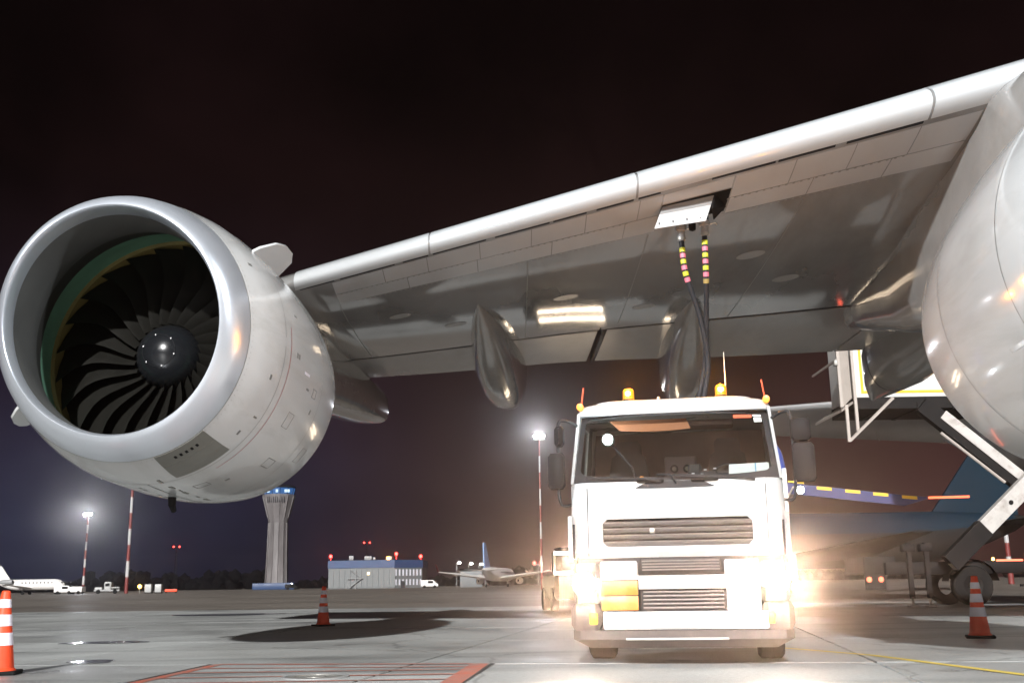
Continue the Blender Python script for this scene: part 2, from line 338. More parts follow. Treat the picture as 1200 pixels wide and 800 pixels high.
def paint_mat(name, col, wear):
    m = bpy.data.materials.new(name); m.use_nodes = True; t = m.node_tree; b = t.nodes['Principled BSDF']; n, l = t.nodes.new, t.links.new
    g = n('ShaderNodeNewGeometry'); z = n('ShaderNodeTexNoise'); z.inputs['Scale'].default_value = 3.5; z.inputs['Detail'].default_value = 10; z.inputs['Roughness'].default_value = .75; l(g.outputs['Position'], z.inputs['Vector'])
    r = n('ShaderNodeMapRange'); l(z.outputs['Fac'], r.inputs[0]); r.inputs[1].default_value = .42; r.inputs[2].default_value = .62; r.inputs[3].default_value = .08; r.inputs[4].default_value = wear
    x = n('ShaderNodeMix'); x.data_type = 'RGBA'; l(r.outputs[0], x.inputs['Factor']); x.inputs['A'].default_value = (*col, 1); x.inputs['B'].default_value = (.28, .27, .25, 1)
    l(x.outputs['Result'], b.inputs['Base Color']); b.inputs['Roughness'].default_value = .5; return m
M['redpaint'] = paint_mat('red_marking_paint', (.58, .13, .07), .75)
M['yelpaint'] = paint_mat('yellow_marking_paint', (.75, .55, .04), .3)
M['blackpaint'] = paint_mat('black_marking_paint', (.03, .03, .03), .3)
def strip(mb, a, b, w, z=.004):
    a, b = Vector((*a, z)), Vector((*b, z)); d_ = (b-a).normalized(); x = Vector((-d_.y, d_.x, 0))*w/2
    k = len(mb.v); mb.v += [tuple(a+x), tuple(b+x), tuple(b-x), tuple(a-x)]; mb.f.append((k, k+1, k+2, k+3)); return mb
TL, TR, BR, BL = (-3.45, 12.85), (-.33, 12.3), (-.75, 8.1), (-3.75, 8.3)
rb = MB()
strip(rb, TL, TR, .10); strip(rb, TL, BL, .12, .0043)
strip(rb, (TR[0]-.08, TR[1]), BR, .2, .0046)
for k in range(7):
    t0 = (k+1)/7.4
    a = (TL[0]+(BL[0]-TL[0])*t0, TL[1]+(BL[1]-TL[1])*t0)
    t1 = max(0, t0-.045)
    b = (TR[0]-.1+(BR[0]-TR[0])*t1, TR[1]+(BR[1]-TR[1])*t1+.2*(k > 0))
    strip(rb, a, b, .075, .0049)
struct(obj('red_hatched_marking', rb, 'redpaint', smooth=False))
kb = MB(); strip(kb, (TR[0]+.06, TR[1]+.05), (BR[0]+.06, BR[1]), .05); strip(kb, (TL[0]-.1, TL[1]+.04), (BL[0]-.1, BL[1]), .04)
struct(obj('black_marking_edge', kb, 'blackpaint', smooth=False))
yb = MB(); strip(yb, (2.9, 15.6), (4.05, 12.75), .12); strip(yb, (4.05, 12.75), (4.62, 9.3), .12, .0043)
struct(obj('yellow_marking_line', yb, 'yelpaint', smooth=False))
# thin water left on the slabs
M['water'] = mat('wet_film', (.14, .145, .145), .15, var=.1, scale=1)
def puddle(cx, cy, rx, ry, seed):
    q = random.Random(seed); mb = MB(); n = 26; ph = [q.uniform(0, 6) for _ in range(3)]
    mb.v.append((cx, cy, .005))
    for k in range(n):
        a = 2*math.pi*k/n; f = 1+.16*math.sin(2*a+ph[0])+.1*math.sin(3*a+ph[1])+.07*math.sin(5*a+ph[2])
        mb.v.append((cx+rx*f*math.cos(a), cy+ry*f*math.sin(a), .005))
    for k in range(n): mb.f.append((0, 1+k, 1+(k+1) % n))
    return struct(obj('puddle', mb, 'water', smooth=False))
puddle(-6.9, 18.6, .62, .5, 3); puddle(-5.25, 13.7, .3, .32, 5); puddle(-9.6, 36.5, 1.6, 1.4, 8); puddle(3.6, 21.0, .9, .5, 11)
mh = thing('manhole_cover', 'round grey iron manhole cover set in the red hatched area', 'manhole cover', (-1.97, 10.87, 0))
obj('frame_ring', MB().lathe([(.33, 0), (.33, .012), (.29, .012), (.29, .006)], n=32), 'grey', mh)
obj('lid', MB().lathe([(.285, 0), (.285, .009), (.2, .011), (.2, .006), (.1, .006), (.1, .011), (.0, .011)], n=32), 'steel', mh)

#%%AIRLINER
# ------------------------------------------------------------------ the big airliner
AO = (16.0, 18.0, 0.0)
air = thing('airliner', 'huge white airliner whose wing and two engines fill the upper picture', 'airliner', AO, world=True)
def wLE(X): return Vector((X, 16.2-.56*(X+3.5), 5.55+.086*(X+3.5)))
def wTE(X): return Vector((X, 24.0-.2*(X+3.1), 5.5+.1*math.exp(-((X-1.5)/2.5)**2)))
def yt(c, t): return 5*t*(.2969*math.sqrt(max(c, 0))-.126*c-.3516*c*c+.2843*c**3-.1036*c**4)
def wpt(X, c, off=0):
    """point on the wing: c in 0..1 lower surface, negative c the upper one; off = metres outwards"""
    lo = c >= 0; cc = abs(c); a, b = wLE(X), wTE(X); v = b-a; ch = v.length; n = Vector((0, -v.z, v.y)).normalized()
    sgn = -1 if lo else 1
    k = min(1, (cc/.012)**.5) if off else 1
    return a+v*cc+n*sgn*(yt(cc, .07 if lo else .115)*ch+off*k)-v.normalized()*off*math.sqrt(1-k*k)
def wnorm(X, c):
    e = .004; a = wpt(X, c+e)-wpt(X, c-e) if abs(c) > e else wpt(X, c+e)-wpt(X, c); b = wpt(X+.02, c)-wpt(X-.02, c)
    n = a.cross(b).normalized()
    if n.z > 0 and c > .02: n = -n
    return n
XS = [-8.2, -7, -5.5, -4.5, -3.6, -2.5, -1.4, -.2, 1, 2.2, 3.4, 4.6, 5.8, 7, 8.5, 10, 12, 14, 15.6]
CU = [-.62, -.5, -.38, -.26, -.17, -.10, -.06, -.035, -.018, -.008, -.002, 0, .002, .008, .018, .03, .05, .08, .12, .18, .26, .36, .46, .56, .645]
mb = MB(); mb.quad_strip([[wpt(X, c) for c in CU] for X in XS], True, True, True)
wing = obj('wing', mb, 'wing_box', air)
# flaps: lower and upper skin from c=.655 to the trailing edge
def flap(x0, x1, n=6):
    xs = [x0+(x1-x0)*i/n for i in range(n+1)]
    cs = [.655, .70, .78, .86, .93, .985]
    def ring(X):
        lo = [wpt(X, c, .004) for c in cs]; hi = [wpt(X, -c) for c in reversed(cs)]
        return lo+hi
    return MB().quad_strip([ring(X) for X in xs], True, True, True)
for x0, x1 in ((-8.1, -3.95), (-3.9, -.62), (-.58, 1.62), (1.80, 3.6), (3.64, 6.7), (6.74, 15.5)):
    obj('flap', flap(x0, x1), 'flap', wing)
def skin(x0, x1, c0, c1, off, nx=6, nc=5, th=None):
    """a curved panel lying on the lower surface, its edges turned in"""
    rings = []
    for i in range(nx+1):
        X = x0+(x1-x0)*i/nx
        mid = [wpt(X, c0+(c1-c0)*k/nc, off) for k in range(nc+1)]
        rings.append([wpt(X, c0, -.01)]+mid+[wpt(X, c1, -.01)])
    m = MB(); m.quad_strip(rings, False)
    for r_, x in ((rings[0], x0), (rings[-1], x1)):
        b = len(m.v); m.v += [tuple(p) for p in r_]; m.f.append(tuple(range(b, b+len(r_))))
    return m
# slats: wrap the nose from upper c=-.09 to lower c=.016
def slat(x0, x1, n=10):
    cs = [-.12, -.09, -.06, -.04, -.025, -.014, -.006, -.002, 0, .001, .003, .006, .010, .015, .019]
    rings = []
    for i in range(n+1):
        X = x0+(x1-x0)*i/n
        rings.append([wpt(X, -.12, -.01)]+[wpt(X, c, .012) for c in cs]+[wpt(X, .019, -.012)])
    m = MB(); m.quad_strip(rings, False)
    for r_ in (rings[0], rings[-1]):
        b = len(m.v); m.v += [tuple(p) for p in r_]; m.f.append(tuple(range(b, b+len(r_))))
    return m
for x0, x1 in ((-8.1, -6.0), (-3.42, -1.21), (-1.18, 1.68), (1.71, 4.93)):
    obj('slat', slat(x0, x1), 'slat', wing)
obj('fixed_leading_edge', slat(4.96, 9.5), 'slat', wing)
# gap shading behind the slats, put in as dashes of dark strip
for x0, x1 in ((-3.35, -2.75), (-2.65, -1.75), (-1.62, -1.22), (-1.15, -.35), (-.22, .55), (.6, 1.05), (1.18, 1.66), (1.72, 2.0), (2.62, 3.35), (3.38, 4.0), (4.12, 4.9)):
    obj('slat_gap_shade', skin(x0, x1, .0195, .0245, .003, 6, 1), 'gap', wing)
# fixed leading edge panels, two rows
def row(xs, c0, c1, off, m, g=.006, gc=.0006):
    for a, b in zip(xs, xs[1:]): obj('access_panel', skin(a+g, b-g, c0+gc, c1-gc, off, 4, 4), m, wing)
row([-2.8, -1.95, -1.25, -.45, .3, 1.05, 1.75, 2.04], .028, .078, .004, 'wing_le'); row([2.05, 2.9], .028, .052, .004, 'wing_le')
row([2.91, 3.6, 4.25, 4.9, 5.5], .028, .078, .004, 'wing_le')
row([-2.8, -1.6, -.5, .6, 1.6, 2.03], .079, .128, .0035, 'wing_le')
row([2.92, 3.9, 4.75, 5.5], .079, .120, .0035, 'wing_le')
# rivet rows beside the panels (one part: far too many to part singly)
rv = MB()
for xa, xb, c in ((-2.7, 1.6, .130), (2.9, 5.3, .122), (-2.7, 1.7, .0792), (2.9, 5.3, .0792)):
    n = int((xb-xa)/.085)
    for i in range(n):
        if (i//6) % 5 == 4: continue
        X = xa+(xb-xa)*i/n; p = wpt(X, c, .007); k = len(rv.v)
        for dx, dc in ((-.014, -.0016), (.014, -.0016), (.014, .0016), (-.014, .0016)): rv.v.append(tuple(wpt(X+dx, c+dc, .0085)))
        rv.f.append((k, k+1, k+2, k+3))
struct(obj('rivet_row', rv, 'seam', wing, smooth=False), 'stuff')
for x, c in ((-1.9, .28), (-1.0, .42), (.9, .36), (3.6, .3), (4.4, .44), (2.3, .5)):
    q = MB(); q.v.append(tuple(wpt(x, c, .004)))
    for k in range(14):
        a = k/14*2*math.pi; q.v.append(tuple(wpt(x+.2*math.cos(a), c+.016*math.sin(a), .004)))
    q.f = [(0, 1+k, 1+(k+1) % 14) for k in range(14)]
    obj('tank_access_cover', q, 'flap', wing)
# seams of the wing box
for x in (-2.82, .25, 1.95, 3.9):
    obj('skin_seam', skin(x, x+.012, .135, .64, .0025, 1, 10), 'seam', wing)
obj('spoiler_gap', skin(-3.5, 1.66, .643, .652, .002, 8, 1), 'gap', wing)
obj('spoiler_gap', skin(1.78, 6.8, .643, .652, .002, 8, 1), 'gap', wing)
obj('flap_bracket', MB().beam(wpt(1.69, .66), wpt(1.69, .95, .02), .03, .16), 'gap', wing)
# flap track fairings
def canoe(front, rear, zmid, hw, name='flap_track_fairing', blunt=.12):
    f, r_ = Vector(front), Vector(rear); rings = []
    T = [0, .03, .08, .16, .28, .42, .56, .70, .82, .92, .98, 1]
    for t in T:
        w = hw*(math.sin(math.pi*min(t/.62, 1)*.5)**.75 if t < .62 else (1-((t-.62)/.38)**2.4*(1-blunt)))
        p = f.lerp(r_, t)
        dep = (f.z-zmid)*math.sin(math.pi*min(t/.6, 1)*.5)**.85
        zb = (f.z-dep) if t < .6 else zmid+(r_.z-zmid)*((t-.6)/.4)**1.7
        zt = f.z+.25 if t < .7 else (f.z+.25)+(r_.z+.12-f.z-.25)*((t-.7)/.3)**1.2
        zt = max(zt, zb+.02)
        w = max(w, .012); ring = []
        for k in range(13):
            a = math.pi*k/12
            ring.append(Vector((p.x-w*math.copysign(abs(math.cos(a))**.8, math.cos(a)), p.y, zt+(zb-zt)*math.sin(a)**.72 if 0 < k < 12 else zt)))
        rings.append(ring)
    o = obj(name, MB().quad_strip(rings, True, True, True), 'fair', air)
    # hinge seam round the fairing
    seam = []
    for t, g in ((.735, 0), (.742, 1)):
        i = T.index(.70); u = (t-.70)/.12
        seam.append([rings[i][k].lerp(rings[i+1][k], u)+Vector((0, 0, 0))+(rings[i][k]-Vector((f.lerp(r_, t).x, rings[i][k].y, f.z))).normalized()*.006 for k in range(13)])
    obj('hinge_seam', MB().quad_strip(seam, False), 'gap', o)
    return o
canoe((-.56, 17.2, 5.42), (-.02, 26.2, 5.12), 4.62, .52)
canoe((3.1, 17.5, 5.52), (4.05, 25.6, 5.05), 4.5, .56)
canoe((8.15, 18.6, 5.5), (7.72, 22.6, 4.56), 4.6, .60)

# ---- engine nacelles
OUT = [(.0, 1.31), (.012, 1.345), (.04, 1.385), (.09, 1.43), (.15, 1.471), (.24, 1.515), (.35, 1.551), (.6, 1.624), (.89, 1.690), (1.3, 1.735), (1.787, 1.755), (2.3, 1.762), (2.8, 1.752), (3.2, 1.728), (3.6, 1.69), (4.04, 1.622)]
def nac_fn(C, yaw, pit=-.047):
    ax = Vector((math.sin(yaw)*math.cos(pit), math.cos(yaw)*math.cos(pit), math.sin(pit)))
    u = Vector((0, 0, 1)).cross(ax).normalized(); v = ax.cross(u); C = Vector(C)
    def P(s, r, a):
        k = .203*max(0, 1-max(s, 0)/1.6); ov = 1+.01*max(0, 1-s/1.8)
        return C+u*r*math.cos(a)+v*(r*ov*math.sin(a))+ax*(s-k*r*math.sin(a))
    return P, ax, u, v, C
def rev(P, prof, n=72, a0=0, a1=2*math.pi, cap=False):
    full = abs(a1-a0-2*math.pi) < 1e-6
    ang = [a0+(a1-a0)*k/n for k in range(n if full else n+1)]
    return MB().quad_strip([[P(s, r, a) for a in ang] for s, r in prof], full, False, cap)
SS = [a for a, _ in OUT]; RR = [b for _, b in OUT]
rad = lambda s: float(np.interp(s, SS, RR))
def nacelle(C, yaw, full):
    P, ax, u, v, C = nac_fn(C, yaw)
    cowl = [(.356, 1.549)]+[q for q in OUT if q[0] > .36]
    cowl = [(s, rad(s)) if s > .4 else (s, r) for s, r in cowl]+[(4.045, 1.60), (3.9, 1.585), (3.0, 1.60), (2.4, 1.6)]
    nac = obj('engine_nacelle', rev(P, cowl, 96), 'nac', air)
    lip = [(.17, 1.262), (.14, 1.264), (.10, 1.272), (.05, 1.284), (.02, 1.295), (.004, 1.304)]+OUT[:7]+[(.352, 1.53)]
    obj('inlet_lip', rev(P, lip, 96), 'lip', nac)
    obj('lip_seam', rev(P, [(.351, 1.5525), (.358, 1.5545)], 96), 'seam', nac)
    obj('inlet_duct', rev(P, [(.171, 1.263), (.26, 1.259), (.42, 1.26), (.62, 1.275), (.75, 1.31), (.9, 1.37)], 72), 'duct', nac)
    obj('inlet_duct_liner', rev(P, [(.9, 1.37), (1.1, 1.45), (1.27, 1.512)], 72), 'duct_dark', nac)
    obj('containment_ring', rev(P, [(1.27, 1.512), (1.42, 1.56), (1.56, 1.607), (1.72, 1.612)], 72), 'green', nac)
    obj('rub_strip', rev(P, [(1.72, 1.612), (1.73, 1.565), (1.90, 1.55)], 72), 'ochre', nac)
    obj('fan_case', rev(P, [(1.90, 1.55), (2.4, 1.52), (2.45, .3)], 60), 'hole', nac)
    obj('core_cowl', rev(P, [(2.6, 1.05), (3.6, 1.08), (4.3, 1.0), (5.2, .72), (5.25, .66), (4.9, .64)], 48), 'core', nac)
    obj('exhaust_plug', rev(P, [(4.7, .42), (5.3, .36), (5.9, .12), (6.0, .0)], 32), 'core', nac)
    sp = obj('spinner', rev(P, [(1.335, .0), (1.338, .055), (1.35, .11), (1.372, .17), (1.41, .235), (1.46, .295), (1.53, .352), (1.62, .40), (1.74, .43), (1.88, .44)], 48), 'spin', nac)
    # keep the spinner and fan square to the axis: no scarf there beyond s=1.6, so build with a plain frame
    if full:
        Q = lambda s, r, a: C+u*r*math.cos(a)+v*r*math.sin(a)+ax*s
        bl = MB(); rings = []
        for k in range(9):
            t = k/8; r = .43+(1.53-.43)*t
            tw = R(34)+R(32)*t                       # stagger grows to the tip
            chord = .32+.36*math.sin(math.pi*min(t*.62+.12, 1))
            lean = .16*math.sin(math.pi*t*1.15)+.04*t  # swept shape seen from the front
            th = .028*(1-t)+.012
            ring = []
            for q in ((-.5, 0), (-.4, .5), (0, 1), (.4, .6), (.5, 0), (.4, -.3), (0, -.45), (-.4, -.35)):
                cx = q[0]*chord; ct = q[1]*th
                s = 1.80+cx*math.cos(tw)+ct*math.sin(tw)
                tan = cx*math.sin(tw)-ct*math.cos(tw)
                ring.append((s, r, tan/r+lean))
            rings.append(ring)
        first = None
        for b in range(24):
            o_ = 2*math.pi*b/24
            m = MB().quad_strip([[Q(s, r, a+o_) for s, r, a in ring] for ring in rings], True, True, True)
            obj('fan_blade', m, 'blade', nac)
        cap = MB()
        ringpts = [Q(1.3955, .213, 2*math.pi*k/40) for k in range(40)]+[Q(1.3955, .213, 0)]
        obj('cap_seam', MB().tube([p-ax*.012 for p in ringpts], .0025, 5, False), 'gap', nac)
        for k in range(6):
            c0 = Q(1.381, .213, 2*math.pi*(k+.25)/6); obj('spinner_bolt', MB().lathe([(.011, 0), (.011, -.01), (.0, -.013)], tuple(c0), 'y', 8), 'bolt', nac)
    on = lambda s, a, off=0: P(s, rad(s)+off, R(a))
    def patch(name, s0, s1, a0, a1, off, m, ns=6, na=8):
        rg = []
        for i in range(ns+1):
            s = s0+(s1-s0)*i/ns
            rg.append([on(s, a0, -.008)]+[on(s, a0+(a1-a0)*k/na, off) for k in range(na+1)]+[on(s, a1, -.008)])
        mm = MB().quad_strip(rg, False)
        for r_ in (rg[0], rg[-1]) if abs(a1-a0) < 60 else ():
            b = len(mm.v); mm.v += [tuple(p) for p in r_]; mm.f.append(tuple(range(b, b+len(r_))))
        return obj(name, mm, m, nac)
    if full:
        patch('vent_panel', .37, .66, 231, 255.5, .004, 'vent'); patch('vent_panel', .668, 1.12, 231, 255.5, .0045, 'vent')
        for k in range(5):
            patch('vent_slot', .50, .555, 237+k*2.6, 238.1+k*2.6, .0065, 'hole', 1, 1)
        patch('red_line', 1.385, 1.397, 172, 241, .003, 'redline', 1, 40)
        patch('cowl_seam', 1.20, 1.209, -178, 178, .0022, 'seam', 1, 90)
        patch('cowl_seam', 2.92, 2.93, -178, 178, .0022, 'seam', 1, 90)
        patch('cowl_seam', 1.22, 4.0, 268.5, 269.0, .0022, 'seam', 12, 1)
        for k, (s, a) in enumerate(((1.5, 275), (1.66, 275), (1.8, 262), (2.1, 275), (2.4, 262), (2.2, 192), (1.62, 164), (1.0, 214))):
            patch('latch', s, s+.09, a, a+.8, .004, 'seam', 1, 1)
        patch('placard', .62, .70, 150, 151.2, .003, 'seam', 1, 1); patch('placard', 2.0, 2.22, 186, 187.2, .003, 'conew', 1, 1)
        mbd = MB().tube([on(2.3, 272, -.02), on(2.32, 272, .10), on(2.4, 272, .17)], [.055, .05, .035], 10); obj('drain_mast', mbd, 'dark', nac)
    else:
        patch('cowl_seam', 1.20, 1.209, -178, 178, .0022, 'seam', 1, 90)
        patch('cowl_seam', 2.92, 2.93, -178, 178, .0022, 'seam', 1, 90)
        patch('vent_panel', 1.9, 2.4, 186, 206, .003, 'nac'); patch('latch', 2.5, 2.6, 200, 201, .004, 'seam', 1, 1)
    rvt = MB()
    for s_r in (.41, 2.88, 3.9):
        for k in range(150):
            a = 360*k/150; q = len(rvt.v)
            for ds, da in ((-.007, -.22), (.007, -.22), (.007, .22), (-.007, .22)): rvt.v.append(tuple(on(s_r+ds, a+da, .0028)))
            rvt.f.append((q, q+1, q+2, q+3))
    struct(obj('rivet_row', rvt, 'rivet', nac, smooth=False), 'stuff')
    for s_r, a, ds, da in ((1.9, 205, .22, 7), (2.3, 226, .3, 5), (1.75, 250, .18, 6), (3.2, 215, .25, 8), (2.5, 190, .16, 4)):
        for p0, p1, q0, q1 in ((0, .006, 0, da), (ds-.006, ds, 0, da), (0, ds, 0, .22), (0, ds, da-.22, da)):
            patch('hatch_seam', s_r+p0, s_r+p1, a+q0, a+q1, .0026, 'seam', 2, 3)
    for s_r, a in ((1.05, 262), (1.5, 262), (1.95, 262), (2.35, 275), (2.7, 262), (3.1, 275)):
        patch('cowl_latch', s_r, s_r+.16, a, a+1.3, .005, 'vent', 1, 1)
    for s_r, a in ((1.62, 181), (1.70, 181), (2.62, 199), (.92, 196), (.92, 222), (2.02, 243)):
        patch('stencil_mark', s_r, s_r+.05, a, a+2.2, .0026, 'seam', 1, 2)
    def strake(a, s0, s1, h):
        pl = []
        prof = [(0, 0), (.08, .28), (.3, .8), (.55, 1.0), (.82, .98), (1.0, .72), (1.0, 0)]
        side = (P(1.5, 1, R(a+90))-P(1.5, 0, R(a+90))).normalized()*.018
        poly = [on(s0+(s1-s0)*t, a, -.02 if y == 0 else h*y) for t, y in prof]
        return obj('strake', MB().plate([p-side for p in poly], side*2), 'white', nac)
    strake(133, 1.35, 2.35, .36); strake(331, .7, 1.35, .22)
    return P, ax, nac
P1, ax1, nac1 = nacelle((-4.646, 11.951, 3.905), .087, True)
P2, ax2, nac2 = nacelle((5.79, 7.45, 3.718), .103, False)
# pylons: lofted between nacelle top and wing
def pylon(st):
    rings = []
    for (x, y, hw, zb, zt) in st:
        q = []
        for k in range(16):
            a = 2*math.pi*k/16
            cx = math.copysign(abs(math.cos(a))**.6, math.cos(a)); cz = math.copysign(abs(math.sin(a))**.6, math.sin(a))
            q.append((x+hw*cx, y, (zb+zt)/2+(zt-zb)/2*cz))
        rings.append(q)
    return obj('engine_pylon', MB().quad_strip(rings, True, True, True), 'fair', air)
pylon([(-4.52, 13.5, .10, 5.45, 5.58), (-4.48, 14.1, .28, 5.42, 5.82), (-4.42, 15.0, .48, 5.36, 5.95), (-4.34, 15.9, .62, 5.24, 5.9), (-4.28, 16.25, .66, 4.6, 5.85), (-4.2, 17.2, .72, 4.0, 5.75), (-4.05, 18.6, .72, 4.0, 5.75), (-3.9, 20, .58, 4.15, 5.7), (-3.75, 22, .52, 4.35, 5.65), (-3.6, 24, .50, 4.5, 5.5), (-3.52, 25.6, .48, 4.68, 5.5), (-3.5, 25.9, .45, 4.72, 5.48)])
pylon([(5.98, 8.9, .10, 5.3, 5.45), (6.05, 9.6, .35, 5.28, 5.95), (6.13, 10.5, .60, 5.2, 6.3), (6.22, 11.3, .78, 5.1, 6.4), (6.25, 11.7, .80, 4.4, 6.4), (6.35, 12.6, .86, 4.2, 6.3), (6.5, 14.0, .93, 4.2, 6.25), (6.68, 16.0, .86, 4.5, 6.1), (6.7, 17.6, .80, 4.9, 6.0), (6.6, 18.7, .62, 5.2, 5.9), (6.5, 19.6, .2, 5.42, 5.8)])
pf = MB()
# refuelling point: hanging door, bay and couplings
top = [wpt(2.06, .052, .01), wpt(2.72, .060, .01)]
tl, tr_ = Vector((2.06, 13.64, 5.79)), Vector((2.70, 13.33, 5.82)); bl_, br_ = Vector((1.945, 13.72, 5.50)), Vector((2.60, 13.47, 5.515))
ml, mr_ = tl.lerp(bl_, .36), tr_.lerp(br_, .36); th = Vector((.0, .022, .004))
dr = obj('refuel_door', MB().plate([ml, mr_, br_, bl_], th), 'slat', wing, smooth=False)
obj('door_hinge_strip', MB().plate([tl+Vector((0, -.004, 0)), tr_+Vector((0, -.004, 0)), mr_+Vector((0, -.004, 0)), ml+Vector((0, -.004, 0))], th), 'wing_box', wing, smooth=False)
for t in (.1, .37, .64, .9):
    p = bl_.lerp(br_, t)+Vector((0, -.006, .045)); obj('door_latch', MB().beam(p, p+Vector((0, 0, .03)), .014, .014), 'hole', wing)
obj('refuel_bay', skin(2.05, 2.90, .055, .112, .007, 4, 3), 'hole', wing)
obj('bay_edge', MB().plate([wpt(2.70, .058, .005), wpt(2.90, .10, .005), wpt(2.74, .098, .16), wpt(2.66, .062, .17)], (.012, 0, 0)), 'dark', wing, smooth=False)
obj('fuel_receptacle', MB().tube([(2.37, 14.1, 5.74), (2.37, 14.1, 5.62)], .06, 12), 'dark', wing)
obj('fuel_receptacle', MB().tube([(2.66, 13.9, 5.76), (2.66, 13.9, 5.62)], .06, 12), 'dark', wing)
obj('sensor_knob', MB().lathe([(.0, -.09), (.045, -.07), (.05, -.02), (.05, .05)], (2.5, 13.95, 5.62), 'z', 12), 'hole', wing)
# fuselage (mostly beyond the frame) and tailplane
fr = []
for y, rr, z in ((1, 3.2, 5.0), (10, 3.25, 5.0), (20, 3.25, 5.0), (26, 3.2, 5.1), (32, 2.9, 5.5), (38, 2.2, 6.2), (44, 1.0, 7.1), (48, .35, 7.5)):
    fr.append([(18.5+rr*math.cos(2*math.pi*k/32), y, z+rr*math.sin(2*math.pi*k/32)) for k in range(32)])
obj('fuselage', MB().quad_strip(fr, True, True, True), 'white', air)
def surf(le0, le1, te0, te1, t):
    rg = []
    for i in range(7):
        u_ = i/6; a = Vector(le0).lerp(Vector(le1), u_); b = Vector(te0).lerp(Vector(te1), u_); v = b-a; n = Vector((0, 0, 1)); up_ = []
        cs = [0, .01, .03, .08, .18, .35, .6, .85, 1]
        up_ = [a+v*c+n*yt(c, t)*v.length for c in cs]; lo_ = [a+v*c-n*yt(c, t)*v.length for c in reversed(cs[1:-1])]
        rg.append(up_+lo_)
    return MB().quad_strip(rg, True, True, True)
stb = obj('tailplane', surf((10.0, 43.2, 7.65), (18.1, 36.7, 7.23), (10.65, 47.6, 7.2), (19.4, 44.5, 6.24), .10), 'wing_le', air)
obj('elevator_seam', MB().beam((14.7, 43.0, 6.60), (15.3, 44.5, 6.45), .035, .03), 'seam', stb)

#%%TRUCK
# ------------------------------------------------------------------ fuel truck
TY = R(10.5)
tk = thing('fuel_truck', 'white fuelling truck facing the camera with blazing headlights under the wing', 'fuel truck', (1.72, 11.5, 0), -TY)
tk.scale = (.965, 1, 1.01)
def ring_cab(z, hw, y0, y1, r):
    """plan outline with rounded front corners"""
    o = []
    for k in range(7):
        a = R(180+90*k/6); o.append((-hw+r+r*math.cos(a), y0+r+r*math.sin(a), z))
    for k in range(7):
        a = R(270+90*k/6); o.append((hw-r+r*math.cos(a), y0+r+r*math.sin(a), z))
    for k in range(4):
        a = R(90*k/3); o.append((hw-.06+.06*math.cos(a), y1-.06+.06*math.sin(a), z))
    for k in range(4):
        a = R(90+90*k/3); o.append((-hw+.06+.06*math.cos(a), y1-.06+.06*math.sin(a), z))
    return o
HW = 1.19
cab = MB()
# lower shell with a hole for the grille: side and corner skin, then a front plate round the recess
def front_open(z0, z1, hw0, hw1, ya, yb):
    a, b = ring_cab(z0, hw0, ya, 2.05, .2), ring_cab(z1, hw1, yb, 2.05, .2)
    k = len(cab.v); n = len(a); cab.v += a+b
    for j in range(n):
        if j == 6: continue                 # leave the flat front open
        q = (j+1) % n; cab.f.append((k+j, k+q, k+n+q, k+n+j))
    return a[6], a[7], b[6], b[7]
lv = [(1.10, HW, .045), (1.16, HW, .0), (1.55, HW, .0), (1.82, HW-.005, .03), (1.90, HW-.01, .05)]
for (z0, h0, ya), (z1, h1, yb) in zip(lv, lv[1:]):
    p = front_open(z0, z1, h0, h1, ya, yb)
    if (z0, z1) != (1.16, 1.55):
        k = len(cab.v); cab.v += [p[0], p[1], p[3], p[2]]; cab.f.append((k, k+1, k+2, k+3))
    else:
        gx0, gx1, gz0, gz1, dp = -.82, .82, 1.215, 1.505, .10
        x0, x1 = p[0][0], p[1][0]
        def pl(pts): 
            k = len(cab.v); cab.v += pts; cab.f.append(tuple(range(k, k+len(pts))))
        ch_ = .05
        hole = [(gx0+ch_, gz0), (gx1-ch_, gz0), (gx1, gz0+ch_), (gx1, gz1-ch_), (gx1-ch_, gz1), (gx0+ch_, gz1), (gx0, gz1-ch_), (gx0, gz0+ch_)]
        outer = [(gx0+ch_, z0), (gx1-ch_, z0), (x1, gz0+ch_), (x1, gz1-ch_), (gx1-ch_, z1), (gx0+ch_, z1), (x0, gz1-ch_), (x0, gz0+ch_)]
        for i in range(8):
            j = (i+1) % 8
            if i in (1,): pl([(outer[i][0], 0, outer[i][1]), (x1, 0, z0), (outer[j][0], 0, outer[j][1]), (hole[j][0], 0, hole[j][1]), (hole[i][0], 0, hole[i][1])])
            elif i == 3: pl([(outer[i][0], 0, outer[i][1]), (x1, 0, z1), (outer[j][0], 0, outer[j][1]), (hole[j][0], 0, hole[j][1]), (hole[i][0], 0, hole[i][1])])
            elif i == 5: pl([(outer[i][0], 0, outer[i][1]), (x0, 0, z1), (outer[j][0], 0, outer[j][1]), (hole[j][0], 0, hole[j][1]), (hole[i][0], 0, hole[i][1])])
            elif i == 7: pl([(outer[i][0], 0, outer[i][1]), (x0, 0, z0), (outer[j][0], 0, outer[j][1]), (hole[j][0], 0, hole[j][1]), (hole[i][0], 0, hole[i][1])])
            else: pl([(outer[i][0], 0, outer[i][1]), (outer[j][0], 0, outer[j][1]), (hole[j][0], 0, hole[j][1]), (hole[i][0], 0, hole[i][1])])
            pl([(hole[i][0], 0, hole[i][1]), (hole[j][0], 0, hole[j][1]), (hole[j][0], dp, hole[j][1]), (hole[i][0], dp, hole[i][1])])
